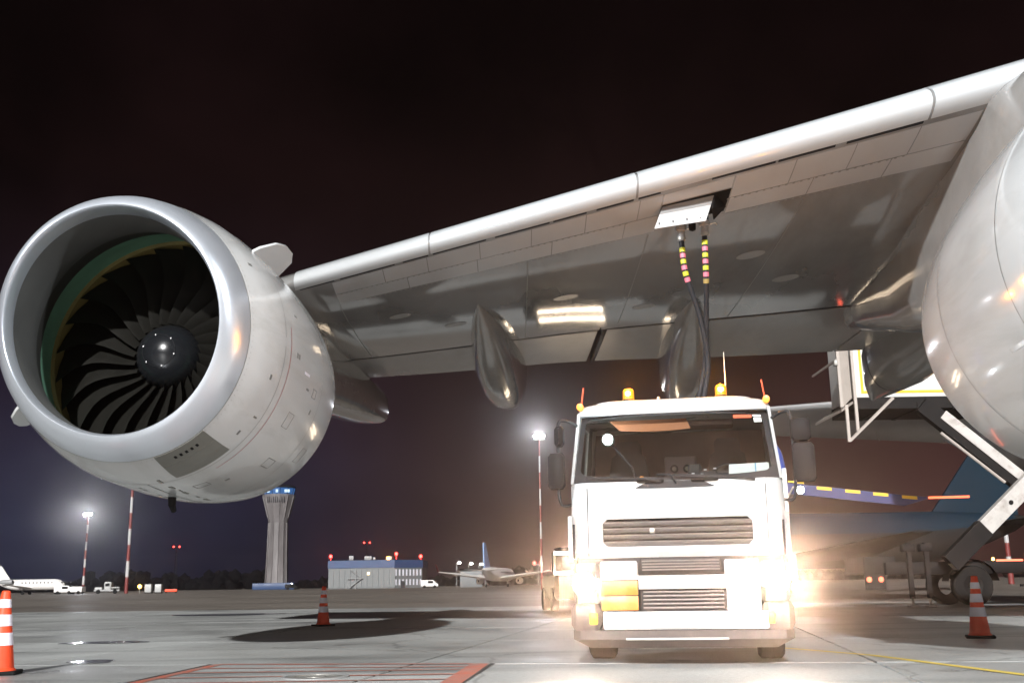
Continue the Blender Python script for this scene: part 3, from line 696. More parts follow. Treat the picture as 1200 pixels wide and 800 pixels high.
# floor and parcel shelf under the glass
cab.quad_strip([ring_cab(1.90, HW-.01, .05, 2.05, .2), ring_cab(1.90, HW-.09, .16, 1.97, .2)], True)
cab.quad_strip([ring_cab(1.12, HW-.02, .1, 2.0, .2)], True, True)
body = obj('cab', cab, 'truckw', tk)
gr = obj('grille', MB().bbox(-.86, .86, .095, .14, 1.19, 1.53, .01), 'trim', tk)
for k in range(4):
    z = 1.25+k*.068
    rg = []
    for x in (-.815, .815): rg.append([(x, .012, z+.022), (x, .004, z+.010), (x, .03, z-.022), (x, .075, z-.03), (x, .085, z+.012)])
    obj('grille_slat', MB().quad_strip(rg, True, True, True), 'grille', gr)
obj('grille_latch', MB().bbox(-.30, -.24, -.004, .02, 1.35, 1.40, .008), 'steel', gr)
# upper cab: side walls, pillars, back wall, roof
def side(sx):
    m = MB()
    x0 = sx*(HW-.01); x1 = sx*(HW-.085); t = sx*-.035
    # A pillar
    m.quad_strip([[(x0, .13, 1.90), (x0, .30, 1.90), (x0+t, .30, 1.90), (x0+t, .10, 1.90)], [(x1, .33, 2.70), (x1, .47, 2.70), (x1+t, .47, 2.70), (x1+t, .31, 2.70)]], True, True, True)
    # rear part of the side
    m.quad_strip([[(x0, 1.25, 1.90), (x0, 2.05, 1.90), (x0+t, 2.05, 1.90), (x0+t, 1.25, 1.90)], [(x1, 1.25, 2.70), (x1, 2.05, 2.70), (x1+t, 2.05, 2.70), (x1+t, 1.25, 2.70)]], True, True, True)
    # top rail
    xm = x1+(x0-x1)*.12
    m.quad_strip([[(xm, .46, 2.60), (x1, .46, 2.70), (x1+t, .46, 2.70), (xm+t, .46, 2.60)], [(xm, 1.26, 2.60), (x1, 1.26, 2.70), (x1+t, 1.26, 2.70), (xm+t, 1.26, 2.60)]], True, True, True)
    return m
sd = [obj('side_pillars', side(s), 'truckw', tk) for s in (-1, 1)]
for s in (-1, 1):
    x0 = s*(HW-.022); x1 = s*(HW-.09)
    obj('door_window', MB().plate([(x0, .30, 1.905), (x0, 1.25, 1.905), (x1, 1.25, 2.61), (x1, .46, 2.61)], (-s*.006, 0, 0)), 'glass', tk, smooth=False)
obj('cab_back_wall', MB().bbox(-HW+.09, HW-.09, 1.96, 2.04, 1.2, 2.72, .01), 'cabin', tk)
def roof_ring(z, hw, y0, y1, r): return ring_cab(z, hw, y0, y1, r)
rf = MB().quad_strip([roof_ring(2.665, HW-.085, .275, 2.07, .16), roof_ring(2.69, HW-.082, .262, 2.07, .17), roof_ring(2.735, HW-.088, .268, 2.07, .18), roof_ring(2.775, HW-.105, .30, 2.05, .19), roof_ring(2.80, HW-.16, .36, 2.0, .2), roof_ring(2.812, HW-.30, .5, 1.9, .2)], True, True, True)
roof = obj('roof', rf, 'truckw', tk)
rf2 = MB().quad_strip([roof_ring(2.79, HW-.26, .36, 2.0, .22), roof_ring(2.83, HW-.275, .375, 1.98, .22), roof_ring(2.85, HW-.34, .45, 1.9, .2)], True, True, True)
obj('roof_cap', rf2, 'truckw', tk)
# windscreen, curved and raked, with black border
def wsp(u_, v_, off=0):
    """u -1..1 across, v 0..1 up"""
    hw = (HW-.045)+((HW-.125)-(HW-.045))*v_
    y = (.045+.255*v_)+.13*abs(u_)**3.2-off
    z = 1.865-.0*u_+(2.685-1.865)*v_+.035*(1-u_*u_)*(v_-.55)*.9+ .06*abs(u_)**4*(1-v_)
    return (u_*hw, y, z)
us = [-1+2*i/16 for i in range(17)]
wm = MB().quad_strip([[wsp(x, v_) for x in us] for v_ in (.09, .3, .5, .7, .955)], False)
obj('windscreen', wm, 'glass', tk)
bd = MB()
def band(fn): bd.quad_strip(fn, False)
band([[wsp(x, v_, .004) for x in us] for v_ in (-.03, .05, .115)])
band([[wsp(x, v_, .004) for x in us] for v_ in (.93, .965, 1.0)])
for s in (-1, 1):
    band([[wsp(s*x, v_, .004) for x in (.945, .97, 1.0)] for v_ in (.0, .1, .2, .4, .6, .8, .9, 1.0)])
    for v0, v1 in ((.10, .2), (.86, .945)):   # rounded inner corners
        pts = []
        cu, cv = .95, (.11 if v0 < .5 else .935); sgn = 1 if v0 < .5 else -1
        pts = [wsp(s*cu, cv, .0045)]+[wsp(s*(cu-.085+.085*math.sin(R(a))), cv+sgn*(.10-.10*math.cos(R(a))), .0045) for a in range(0, 91, 15)]
        k = len(bd.v); bd.v += pts; bd.f += [(k, k+i, k+i+1) for i in range(1, len(pts)-1)]
obj('windscreen_border', bd, 'trim', tk)
# cowl panel below the glass with two vents
obj('scuttle', MB().quad_strip([[(x*1.0, -.002+.10*abs(x/1.14)**4, z) for x in [-1.14+2.28*i/16 for i in range(17)]] for z in ()] or [[wsp(x, v_, .012) for x in us[1:-1]] for v_ in (-.035, .06)], False), 'trim', tk)
for cx in (-.27, .33):
    a = MB().bbox(cx-.15, cx+.15, .012, .05, 1.885, 1.915, .008); obj('scuttle_vent', a, 'hole', tk)
for x0, x1, z1 in ((-.15, -1.0, 1.965), (.88, -.02, 1.955)):
    w = obj('wiper', MB().tube(spline([(x0, .015, 1.885), ((x0+x1)/2+.15, .0, 1.93), (x1, .075 if abs(x1) > .9 else .01, z1)], 5), .012, 6), 'trim', tk)
obj('washer_arm', MB().tube([(.02, .02, 1.87), (-.02, .0, 1.94), (-.06, .02, 1.965), (-.2, .02, 1.965)], .011, 6), 'trim', tk)
# interior
obj('dashboard', MB().bbox(-1.08, 1.08, .22, .72, 1.72, 1.925, .05), 'dash', tk)
obj('instrument_hood', MB().bbox(.30, .88, .42, .74, 1.90, 2.0, .04), 'trim', tk)
for cx in (-.62, .62):
    s_o = obj('seat', MB().bbox(cx-.27, cx+.27, 1.0, 1.55, 1.55, 1.72, .05), 'seat', tk)
    rg = [[(cx-.26+e, 1.5-f, z), (cx+.26-e, 1.5-f, z), (cx+.26-e, 1.64-f, z), (cx-.26+e, 1.64-f, z)] for z, e, f in ((1.66, 0, .06), (2.1, .01, .0), (2.32, .05, -.02), (2.36, .1, -.02), (2.48, .1, -.03), (2.52, .14, -.03))]
    obj('backrest', MB().quad_strip(rg, True, True, True), 'seat', s_o)
st = [(.62+.22*math.cos(2*math.pi*k/24), .78+.10*math.sin(2*math.pi*k/24), 1.97+.17*math.sin(2*math.pi*k/24)) for k in range(25)]
obj('steering_wheel', MB().tube(st, .016, 7, False), 'trim', tk)
obj('equipment_box', MB().bbox(-.17, .23, 1.55, 1.75, 1.75, 2.32, .02), 'pinkgrey', tk)
for cx in (-.05, .11):
    g_ = obj('round_gauge', MB().lathe([(.0, 1.535), (.045, 1.535), (.05, 1.54), (.05, 1.55)], (cx, 0, 2.17), 'y', 20), 'hole', tk)
    obj('gauge_face', MB().lathe([(.0, 1.531), (.027, 1.531), (.027, 1.535)], (cx, 0, 2.17), 'y', 16), 'steel', g_)
ph = MB().bbox(.14, .30, .55, .66, 1.98, 2.12, .03); ph.bbox(.28, .48, .50, .60, 1.94, 2.03, .02); obj('radio_handset', ph, 'trim', tk)
for cx, z, y in ((.2, 2.0, .49), (.34, 2.04, .49), (.36, 1.965, .48), (.45, 2.05, .49), (.30, 1.99, .48)):
    obj('key_button', MB().bbox(cx-.018, cx+.018, y, y+.012, z, z+.014, .004), 'conew', tk)
obj('sun_visor', MB().quad_strip([[(-.75+.9*i/8, .45+.0*i, 2.62) for i in range(9)], [(-.62+.82*i/8, .40, 2.50-.02*math.sin(math.pi*i/8)) for i in range(9)]], False), 'visor', tk)
obj('cabin_light_strip', MB().bbox(-.6, .7, .9, 1.3, 2.6, 2.66, .02), 'cabin', tk)
pp = obj('paper_sheet', MB().plate([(.60, .30, 1.935), (.90, .28, 1.935), (.90, .33, 2.085), (.61, .35, 2.08)], (0, .004, 0)), 'paper', tk, smooth=False)
pp2 = obj('paper_sheet', MB().plate([(.905, .285, 1.935), (1.055, .30, 1.935), (1.05, .35, 2.09), (.905, .335, 2.085)], (0, .004, 0)), 'paper', tk, smooth=False)
obj('blue_spine', MB().beam((.902, .275, 1.936), (.902, .325, 2.085), .012, .008), 'paperblue', tk)
obj('paper_slip', MB().plate([(.06, .3, 1.93), (.2, .3, 1.93), (.2, .34, 1.945), (.06, .34, 1.945)], (0, 0, .003)), 'paper', tk, smooth=False)
obj('red_sticker', MB().plate([wsp(.64, .86, .006), wsp(.83, .86, .006), wsp(.83, .905, .006), wsp(.64, .905, .006)], (0, .002, 0)), 'redsticker', tk, smooth=False)
obj('white_sticker', MB().plate([wsp(.85, .80, .006), wsp(.93, .80, .006), wsp(.93, .865, .006), wsp(.85, .865, .006)], (0, .002, 0)), 'paper', tk, smooth=False)
obj('white_sticker', MB().plate([wsp(.845, .88, .006), wsp(.93, .88, .006), wsp(.93, .905, .006), wsp(.845, .905, .006)], (0, .002, 0)), 'paper', tk, smooth=False)
wl = obj('work_lamp', MB().lathe([(.07, .42), (.075, .36), (.06, .33)], (-.76, 0, 2.40), 'y', 18, True), 'steel', tk)
obj('lamp_lens', MB().lathe([(.0, .326), (.058, .328), (.058, .336)], (-.76, 0, 2.40), 'y', 18), 'work', wl)
obj('lamp_bracket', MB().tube([(-.76, .45, 2.40), (-.66, .5, 2.28), (-.50, .45, 2.10), (-.45, .5, 1.93)], .012, 6), 'trim', wl)
il = bpy.data.lights.new('work_lamp_light', 'POINT'); il.energy = 9; il.color = (.8, .92, 1); il.shadow_soft_size = .05
ilo = bpy.data.objects.new('work_lamp_light', il); COL.objects.link(ilo); ilo.parent = tk; ilo.location = (-.76, .27, 2.40)
obj('dash_beacon', MB().lathe([(.035, 1.925), (.035, 1.955), (.02, 1.975), (0, 1.98)], (-.38, .3, 0), 'z', 12), 'amber', tk)
# doors on the flanks
for s in (-1, 1):
    x = s*HW
    dr_ = obj('door_panel', MB().box(min(x-.004*s, x+.008*s), max(x-.004*s, x+.008*s), .30, 1.24, 1.12, 1.89), 'truckw', tk, smooth=False)
    obj('door_handle', MB().bbox(min(x, x+.03*s), max(x, x+.03*s), 1.0, 1.16, 1.60, 1.64, .01), 'trim', dr_)
    obj('corner_deflector', MB().quad_strip([[(s*(HW-.03), -.005, z), (s*(HW+.025), .06, z), (s*(HW+.035), .26, z), (s*(HW-.0), .26, z)] for z in (1.07, 1.14, 1.50, 1.55)], True, True, True), 'truckw', tk)
    obj('deflector_slot', MB().box(min(s*(HW-.055), s*(HW-.035)), max(s*(HW-.055), s*(HW-.035)), -.008, .05, 1.10, 1.46), 'gap', tk, smooth=False)
for sx in (-.98, .98): obj('panel_gap', MB().box(sx-.005, sx+.005, -.003, .02, 1.12, 1.84), 'gap', tk, smooth=False)
# black gap below cab, bumper assembly
obj('under_cab_panel', MB().bbox(-1.13, 1.13, .07, .2, .93, 1.12, .02), 'trim', tk)
obj('lower_grille', MB().bbox(-.42, .46, .03, .09, .95, 1.09, .015), 'trim', tk)
for k in range(4): obj('lower_grille_slat', MB().bbox(-.40, .44, .015, .04, .965+k*.03, .978+k*.03, .004), 'grille', tk)
def bump(x0, x1, z0, z1, name='bumper', y0=-.03, m='truckw', r=.02): return obj(name, MB().bbox(x0, x1, y0, .16, z0, z1, r), m, tk)
bump(-.86, -.45, .90, 1.065); bump(.49, .86, .90, 1.065); bump(-.86, .86, .775, .915, y0=-.034)
bump(-.84, .93, .37, .55, y0=-.045, name='bumper_lower')
bump(.50, .86, .54, .79, name='bumper_corner', y0=-.028)
obj('centre_opening', MB().bbox(-.43, .86, .04, .12, .54, .79, .01), 'trim', tk)
for k in range(5): obj('opening_slat', MB().bbox(-.40, .47, .012, .05, .575+k*.04, .594+k*.04, .005), 'grille', tk)
hp = obj('hazard_plate', MB().bbox(-.86, -.44, -.04, -.025, .555, .875, .006), 'hole', tk)
obj('plate_half', MB().bbox(-.85, -.45, -.046, -.038, .565, .708, .004), 'orange', hp); obj('plate_half', MB().bbox(-.85, -.45, -.046, -.038, .718, .865, .004), 'orange', hp)
obj('plate_panel', MB().bbox(-.29, .36, -.055, -.04, .385, .535, .008), 'truckw', tk)
for x in (-.05, .17): obj('tow_cap', MB().lathe([(.0, -.075), (.03, -.072), (.034, -.055)], (x, 0, .475), 'y', 16), 'truckw', tk)
for s in (-1, 1):
    hs = obj('headlight_housing', MB().bbox(min(s*.86, s*1.17), max(s*.86, s*1.17), -.02, .2, .63, 1.05, .05), 'trim', tk)
    for cx, cz, rr in ((1.04, .84, .115), (.905, .84, .04)):
        lo_ = obj('headlight', MB().lathe([(.0, -.036), (rr*.7, -.034), (rr, -.028), (rr+.008, -.015)], (s*cx, 0, cz), 'y', 24), 'head', tk)
    obj('bumper_end', MB().bbox(min(s*.87, s*1.2), max(s*.87, s*1.2), -.025, .3, .36, .64, .06), 'valance', tk)
    obj('fog_lamp', MB().bbox(min(s*.9, s*1.0), max(s*.9, s*1.0), -.035, .0, .42, .54, .02), 'yellow', tk)
    sp_ = bpy.data.lights.new('headlight_beam', 'SPOT'); sp_.energy = 4000 if s > 0 else 2800; sp_.color = (1, .64, .45); sp_.spot_size = R(70); sp_.spot_blend = 1; sp_.shadow_soft_size = .09
    spo = bpy.data.objects.new('headlight_beam', sp_); COL.objects.link(spo); spo.parent = tk; spo.location = (s*1.04, -.07, .83); spo.rotation_euler = (R(96), 0, R(180))
vl = [[(x, y0+.0, z) for x, y0 in ((-1.19, .12), (-1.1, .0), (-.5, -.035), (.5, -.035), (1.1, .0), (1.19, .12), (1.19, .6), (-1.19, .6))] for z in (.36, .27)]
vl += [[(x, y0, .18) for x, y0 in ((-1.02, .2), (-.98, .12), (-.5, .09), (.5, .09), (.98, .12), (1.02, .2), (1.02, .6), (-1.02, .6))]]
obj('front_valance', MB().quad_strip(vl, True, True, True), 'valance', tk)
obj('bumper_step', MB().bbox(-.6, .5, -.04, .05, .262, .285, .006), 'steel', tk)
# wheels
for y in (1.25, 4.6):
    for s in (-1, 1):
        x0 = s*1.13; w = .3
        rc = .47
        wh = obj('wheel', MB().lathe([(rc*.55, 0), (rc*.92, 0), (rc, s*-.03), (rc, s*-(w-.03)), (rc*.92, -s*w), (rc*.55, -s*w)], (x0, y, rc), 'x', 28), 'rubber', tk)
        obj('rim', MB().lathe([(.0, -s*.12), (.1, -s*.03), (.13, -s*.1), (.24, -s*.05), (.265, -s*.0)], (x0, y, rc), 'x', 24), 'steel', wh)
        if y < 2: obj('mudguard', MB().quad_strip([[(x0+s*.03, y+.6*math.cos(R(a)), .47+.6*math.sin(R(a))), (x0-s*.32, y+.6*math.cos(R(a)), .47+.6*math.sin(R(a)))] for a in range(0, 181, 15)], False), 'trim', tk)
for s in (-1, 1): obj('chassis_rail', MB().box(s*.42-.05, s*.42+.05, .5, 6.2, .62, .86), 'dark', tk, smooth=False)
obj('front_axle', MB().tube([(-1.0, 1.25, .47), (1.0, 1.25, .47)], .08, 10), 'dark', tk)
obj('engine_block', MB().bbox(-.55, .55, .5, 1.9, .4, 1.1, .08), 'dark', tk)
# rear equipment
obj('pump_cabinet', MB().bbox(-1.15, 1.08, 2.75, 6.0, .95, 2.1, .06), 'loader', tk)
obj('deck_plate', MB().bbox(-1.18, 1.2, 2.15, 6.1, .86, .945, .02), 'steel', tk)
bt = obj('blue_pipe', MB().tube(spline([(1.02, 2.6, .95), (1.02, 2.6, 2.2), (1.05, 2.6, 2.48), (1.25, 2.62, 2.48), (1.32, 2.62, 2.2)], 6), .075, 12), 'blue', tk)
for x, y, h in ((1.12, 2.25, 2.62), (1.22, 2.4, 2.2), (1.34, 2.25, 2.2)):
    obj('platform_post', MB().beam((x, y, .9), (x, y, h), .05, .06), 'steel', tk)
for z in (1.15, 1.4): obj('ladder_rung', MB().tube([(1.12, 2.25, z), (1.34, 2.25, z)], .018, 7), 'steel', tk)
obj('platform_rail', MB().tube([(1.12, 2.25, 2.6), (1.12, 3.6, 2.6)], .02, 8), 'steel', tk)
obj('exhaust_pipe', MB().tube([(1.2, 2.5, 1.0), (1.2, 2.5, 2.25), (1.16, 2.5, 2.42)], .045, 10), 'steel', tk)
for zz in (1.0, 1.22): obj('side_step', MB().bbox(1.16, 1.36, 2.15, 2.45, zz, zz+.03, .008), 'beige', tk)
hb = obj('hose_reel', MB().lathe([(.3, -.42), (.3, -.38), (.14, -.38), (.14, .38), (.3, .38), (.3, .42)], (.45, 2.5, 2.2), 'x', 24, True, True), 'dark', tk)
# roof beacons, markers, aerials
for cx in (-.52, .57):
    bc = obj('beacon', MB().lathe([(.075, 2.84), (.08, 2.86), (.07, 2.885)], (cx, .62, 0), 'z', 18, True, True), 'trim', tk)
    obj('beacon_lens', MB().lathe([(.068, 2.885), (.066, 2.985), (.05, 3.005), (0, 3.01)], (cx, .62, 0), 'z', 18), 'amber', bc)
    obj('beacon_bulb', MB().lathe([(.0, 2.91), (.034, 2.93), (.034, 2.965), (.0, 2.975)], (cx, .548, 0), 'z', 12), 'amberhot', bc)
    bl2 = bpy.data.lights.new('beacon_light', 'POINT'); bl2.energy = 34; bl2.color = (1, .36, .03); bl2.shadow_soft_size = .05
    bo = bpy.data.objects.new('beacon_light', bl2); COL.objects.link(bo); bo.parent = tk; bo.location = (cx, .60, 3.08)
for s in (-1, 1):
    obj('marker_lamp', MB().lathe([(.0, .265), (.035, .27), (.04, .30), (.04, .36)], (s*1.07, 0, 2.775), 'y', 14, False, True), 'marker', tk)
    obj('marker_rod', MB().tube([(s*1.04+.02*s, .36, 2.78), (s*1.03, .36, 3.0)], .010, 6), 'redsticker', tk)
obj('whip_aerial', MB().tube([(.63, .8, 2.84), (.635, .8, 3.42)], [.012, .005], 6), 'steel', tk)
obj('roof_knob', MB().lathe([(.018, 2.84), (.018, 2.88), (.0, 2.89)], (-.16, .5, 0), 'z', 10), 'steel', tk)
# mirrors
for s in (-1, 1):
    ox = HW-.03
    arm = obj('mirror_arm', MB().tube(spline([(s*(ox-.05), .30, 2.56), (s*(ox+.06), .14, 2.60), (s*(ox+.14), .08, 2.56), (s*(ox+.15), .08, 2.30), (s*(ox+.14), .08, 1.72), (s*(ox+.02), .22, 1.68)], 6), .018, 8), 'trim', tk)
    def mir(z0, z1, w, y):
        x0 = s*(ox+.15-(.02 if s > 0 else .08)); x1 = x0+s*w
        a, b = min(x0, x1), max(x0, x1)
        rg = []
        for yy, q in ((y+.0, .035), (y+.015, .01), (y+.07, 0), (y+.11, .03)):
            rg.append([(a+q+.03, yy, z0+q), (b-q-.03, yy, z0+q), (b-q, yy, z0+q+.04), (b-q, yy, z1-q-.04), (b-q-.03, yy, z1-q), (a+q+.03, yy, z1-q), (a+q, yy, z1-q-.04), (a+q, yy, z0+q+.04)])
        return obj('mirror', MB().quad_strip(rg, True, True, True), 'mirror', arm)
    if s > 0: mir(2.27, 2.52, .22, .0); mir(1.84, 2.26, .25, .0)
    else: mir(2.30, 2.54, .12, .0); mir(1.84, 2.24, .2, .0)
# marked boom on the far side of the truck
bm_ = obj('boom', MB().quad_strip([[(2.2, 1.95, z0), (2.2, 2.1, z0), (2.2, 2.1, z1), (2.2, 1.95, z1)] if False else q for q in (
    [(1.15, 2.35, 1.93), (1.15, 2.5, 1.93), (1.15, 2.5, 2.06), (1.15, 2.35, 2.06)], [(2.85, 2.52, 1.72), (2.85, 2.63, 1.72), (2.85, 2.63, 1.85), (2.85, 2.52, 1.85)], [(3.15, 2.55, 1.80), (3.15, 2.66, 1.80), (3.15, 2.66, 1.82), (3.15, 2.55, 1.82)])], True, True, True), 'boom', tk)
def along(t, dy, z): return (1.15+2.0*t, 2.35+.2*t+dy, 2.06+(1.815-2.06)*t+z)
for t in (.30, .48, .655, .835):
    obj('yellow_stripe', MB().plate([along(t, -.006, -.045), along(t+.095, -.006, -.042), along(t+.095, -.006, -.002), along(t, -.006, -.006)], (0, .003, 0)), 'yellow', bm_, smooth=False)
obj('yellow_stripe', MB().plate([along(.12, -.006, .01), along(.22, -.006, .01), along(.22, -.006, .03), along(.12, -.006, .03)], (0, .03, 0)), 'yellow', bm_, smooth=False)
obj('red_light_trail', MB().bbox(3.15, 3.66, 2.56, 2.60, 1.80, 1.825, .006), 'redstrip', bm_)  # glowing bar shaped as the trail of a moving red light
bq = obj('boom_lamp', MB().lathe([(.05, .07), (.055, .02), (.05, .0)], (1.53, 2.24, 1.93), 'y', 14, True), 'steel', bm_)
obj('boom_lamp_lens', MB().lathe([(.0, -.004), (.046, -.003), (.046, .0)], (1.53, 2.24, 1.93), 'y', 14), 'work', bm_)
obj('boom_stay', MB().tube([(1.18, 2.3, 1.55), (1.45, 2.3, 1.98)], .013, 6), 'steel', bm_)

# ------------------------------------------------------------------ the two fuel hoses
def hose(label, pts, bands):
    h = thing('fuel_hose', label, 'fuel hose', tuple(pts[-1]), group='fuel hoses between wing and truck', world=True)
    pts = [Vector(p) for p in pts]; sp_ = spline(pts, 10)
    obj('hose_tube', MB().tube(sp_, .036, 14), 'hose', h)
    t0 = pts[0]
    cp = obj('coupling', MB().tube([t0+Vector((0, 0, .02)), t0+Vector((0, 0, -.05)), t0+Vector((0, 0, -.055)), t0+Vector((0, 0, -.13)), t0+Vector((0, 0, -.135)), t0+Vector((0, 0, -.20))], [.075, .075, .05, .05, .058, .045], 14), 'grey', h)
    obj('coupling_handle', MB().tube([t0+Vector((.04, -.02, -.04)), t0+Vector((.14, -.04, -.02)), t0+Vector((.17, -.04, -.05))], .012, 7), 'steel', cp)
    obj('locking_collar', MB().tube([t0+Vector((0, 0, -.15)), t0+Vector((0, 0, -.185))], .058, 14), 'steel', cp)
    # arc-length table
    acc = [0]
    for a, b in zip(sp_, sp_[1:]): acc.append(acc[-1]+(b-a).length)
    def at(s):
        for i in range(len(acc)-1):
            if acc[i+1] >= s: return sp_[i].lerp(sp_[i+1], (s-acc[i])/max(1e-6, acc[i+1]-acc[i]))
        return sp_[-1]
    for s, m, w in bands:
        obj('tape_band', MB().tube([at(s), at(s+w*.5), at(s+w)], .041, 14), m, h)
    return h
seq = ['bandy', 'bandp', 'bandy', 'bandp', 'bandy', 'bandp']
hose('left fuel hose with a bent lower run, six tape bands under its coupling',
     [(2.37, 14.1, 5.64), (2.37, 14.1, 5.40), (2.40, 14.1, 4.98), (2.58, 14.22, 4.42), (2.68, 14.33, 3.84), (2.62, 14.38, 3.34), (2.47, 14.38, 2.85), (2.42, 14.36, 2.40)],
     [(.30+.085*i, m, .06) for i, m in enumerate(seq)])
hose('right fuel hose hanging straight with seven tape bands under its coupling',
     [(2.66, 13.9, 5.64), (2.65, 13.9, 5.38), (2.65, 13.95, 4.87), (2.67, 14.2, 4.40), (2.665, 14.42, 3.84), (2.57, 14.48, 3.35), (2.45, 14.5, 2.9), (2.4, 14.45, 2.40)],
     [(.26+.088*i, m, .06) for i, m in enumerate(seq+['ochre'])])

#%%PROPS
# ------------------------------------------------------------------ traffic cones
def cone(label, loc, rz):
    t = thing('traffic_cone', label, 'traffic cone', loc, rz, 'traffic cones on the apron')
    obj('base', MB().bbox(-.2, .2, -.2, .2, 0, .04, .015), 'rubber', t)
    rr = lambda z: .145-(.145-.045)*(z-.04)/.82
    body_ = obj('cone_body', MB().lathe([(.165, .035), (.16, .05), (rr(.07), .07), (rr(.86), .86), (.035, .87), (.03, .80)], n=28), 'cone', t)
    for z0, z1 in ((.30, .43), (.50, .62), (.69, .78)):
        obj('reflective_band', MB().lathe([(rr(z0), z0), (rr(z0)+.004, z0+.002), (rr(z1)+.004, z1-.002), (rr(z1), z1)], n=28), 'conew', t)
    return t
c0 = cone('orange cone at the left edge of the picture, nearest the camera', (-5.52, 11.85, 0), R(12))
dup(c0, (-4.33, 24.7, 0), 'orange cone standing alone by the dark shadow below the engine', R(40))
dup(c0, (6.66, 15.9, 0), 'orange cone in front of the loader truck wheel on the right', R(-20))

# ------------------------------------------------------------------ high loader
ld = thing('high_loader_truck', 'catering loader truck with white raised body on crossed lifting arms', 'loader truck', (14.5, 33.5, 0), world=True)
bx = obj('raised_body', MB().bbox(10.74, 18.2, 33.0, 35.6, 6.38, 8.95, .03), 'loader', ld)
obj('border_stripe', MB().box(10.92, 18.0, 32.985, 33.0, 6.50, 6.58), 'yellow', bx, smooth=False)
obj('border_stripe', MB().box(10.92, 11.0, 32.984, 33.0, 6.581, 8.7), 'yellow', bx, smooth=False)
obj('under_frame', MB().box(10.7, 18.2, 33.05, 35.5, 6.02, 6.375), 'dark', ld, smooth=False)
for x in (11.6, 12.7, 13.8, 14.9): obj('frame_rib', MB().box(x-.06, x+.06, 33.0, 35.4, 5.98, 6.2), 'dark', ld, smooth=False)
pt = obj('platform_gate', MB().plate([(10.12, 32.6, 7.9), (10.58, 32.9, 7.95), (10.58, 32.9, 6.35), (10.12, 32.6, 5.95)], (.0, .06, 0)), 'beige', ld, smooth=False)
obj('platform_floor', MB().plate([(10.1, 32.5, 5.93), (10.7, 33.1, 6.30), (10.7, 35.4, 6.30), (10.1, 35.4, 5.93)], (0, 0, -.08)), 'beige', ld, smooth=False)
for x, z0, z1, y in ((10.32, 4.95, 6.1, 32.7), (10.68, 5.3, 7.95, 32.9), (10.13, 6.0, 7.95, 32.55)):
    obj('platform_post', MB().beam((x, y, z0), (x, y, z1), .09, .09), 'beige', ld)
obj('platform_brace', MB().beam((10.34, 32.7, 4.98), (11.9, 33.0, 6.35), .08, .08), 'beige', ld)
obj('platform_rail', MB().beam((10.1, 32.55, 7.5), (10.1, 35.3, 7.5), .06, .06), 'beige', ld)
obj('gate_lamp', MB().bbox(9.98, 10.1, 32.45, 32.6, 7.3, 7.48, .02), 'steel', pt)
for y in (33.0,):
    a1 = obj('lifting_arm', MB().beam((12.75, y, 6.12), (18.6, y, .95), .30, .52, (0, -1, 0)).v and MB().beam((12.75, y, 6.12), (18.6, y, .95), .52, .30, (0, -1, 0)), 'dark', ld)
    obj('arm_face', MB().beam((13.35, y-.17, 5.78), (18.4, y-.17, 1.32), .30, .03, (0, -1, 0)), 'arm', a1)
    a2 = obj('lifting_arm', MB().beam((12.95, y-.45, 1.25), (18.6, y-.45, 6.3), .50, .28, (0, -1, 0)), 'arm', ld)
    obj('arm_sleeve', MB().beam((12.95, y-.455, 1.25), (14.1, y-.455, 2.28), .56, .33, (0, -1, 0)), 'dark', a2)
    for t in (.35, .45, .55): 
        p = Vector((12.95, y-.62, 1.25)).lerp(Vector((18.6, y-.62, 6.3)), t); obj('arm_pin', MB().lathe([(.0, -.02), (.06, -.02), (.07, 0)], tuple(p), 'y', 12), 'dark', a2)
obj('hydraulic_pipe', MB().tube([(13.2, 32.8, 5.2), (15.0, 32.8, 3.65)], .05, 8), 'beige', ld)
obj('chassis', MB().bbox(11.2, 20.5, 33.1, 35.3, .95, 1.32, .04), 'dark', ld)
obj('chassis_box', MB().bbox(10.6, 11.6, 33.2, 35.2, .98, 1.5, .04), 'dark', ld)
obj('side_guard', MB().box(15.2, 18.0, 33.0, 33.05, .55, .62), 'dark', ld, smooth=False)
obj('side_tank', MB().bbox(15.9, 17.2, 33.0, 33.7, .45, .98, .05), 'dark', ld)
for x in (13.8, 19.0):
    w = obj('wheel', MB().lathe([(.3, 0), (.56, 0), (.6, .04), (.6, .3), (.56, .34), (.3, .34)], (x, 33.0, .6), 'y', 28), 'rubber', ld)
    MBr = MB().lathe([(.0, .1), (.12, .02), (.14, .09), (.3, .03)], (x, 33.0, .6), 'y', 24)
    w2 = MB()
    obj('rim', MBr, 'dark', w)
    obj('wheel', MB().lathe([(.3, 0), (.56, 0), (.6, .04), (.6, .3), (.56, .34), (.3, .34)], (x, 35.0, .6), 'y', 28), 'rubber', ld)
    obj('mudguard', MB().quad_strip([[(x+.78*math.cos(R(a)), 32.95, .6+.78*math.sin(R(a))), (x+.78*math.cos(R(a)), 33.5, .6+.78*math.sin(R(a)))] for a in range(10, 171, 16)], False), 'dark', ld)
for x in (11.92, 12.45):
    lg = obj('stabiliser_leg', MB().beam((x, 33.0, .25), (x, 33.0, 1.9), .13, .13), 'dark', ld)
    obj('stabiliser_foot', MB().bbox(x-.14, x+.14, 32.86, 33.14, 0.0, .05, .01), 'steel', lg); obj('stabiliser_rod', MB().tube([(x, 33, .04), (x, 33, .3)], .045, 8), 'steel', lg)
    obj('leg_head', MB().bbox(x-.2, x+.2, 32.9, 33.15, 1.62, 1.85, .03), 'dark', lg)
for x in (10.72, 11.08): obj('tail_light', MB().lathe([(.0, -.02), (.075, -.012), (.08, 0)], (x, 33.17, .80+.02), 'y', 14, False, True), 'redtail', ld)
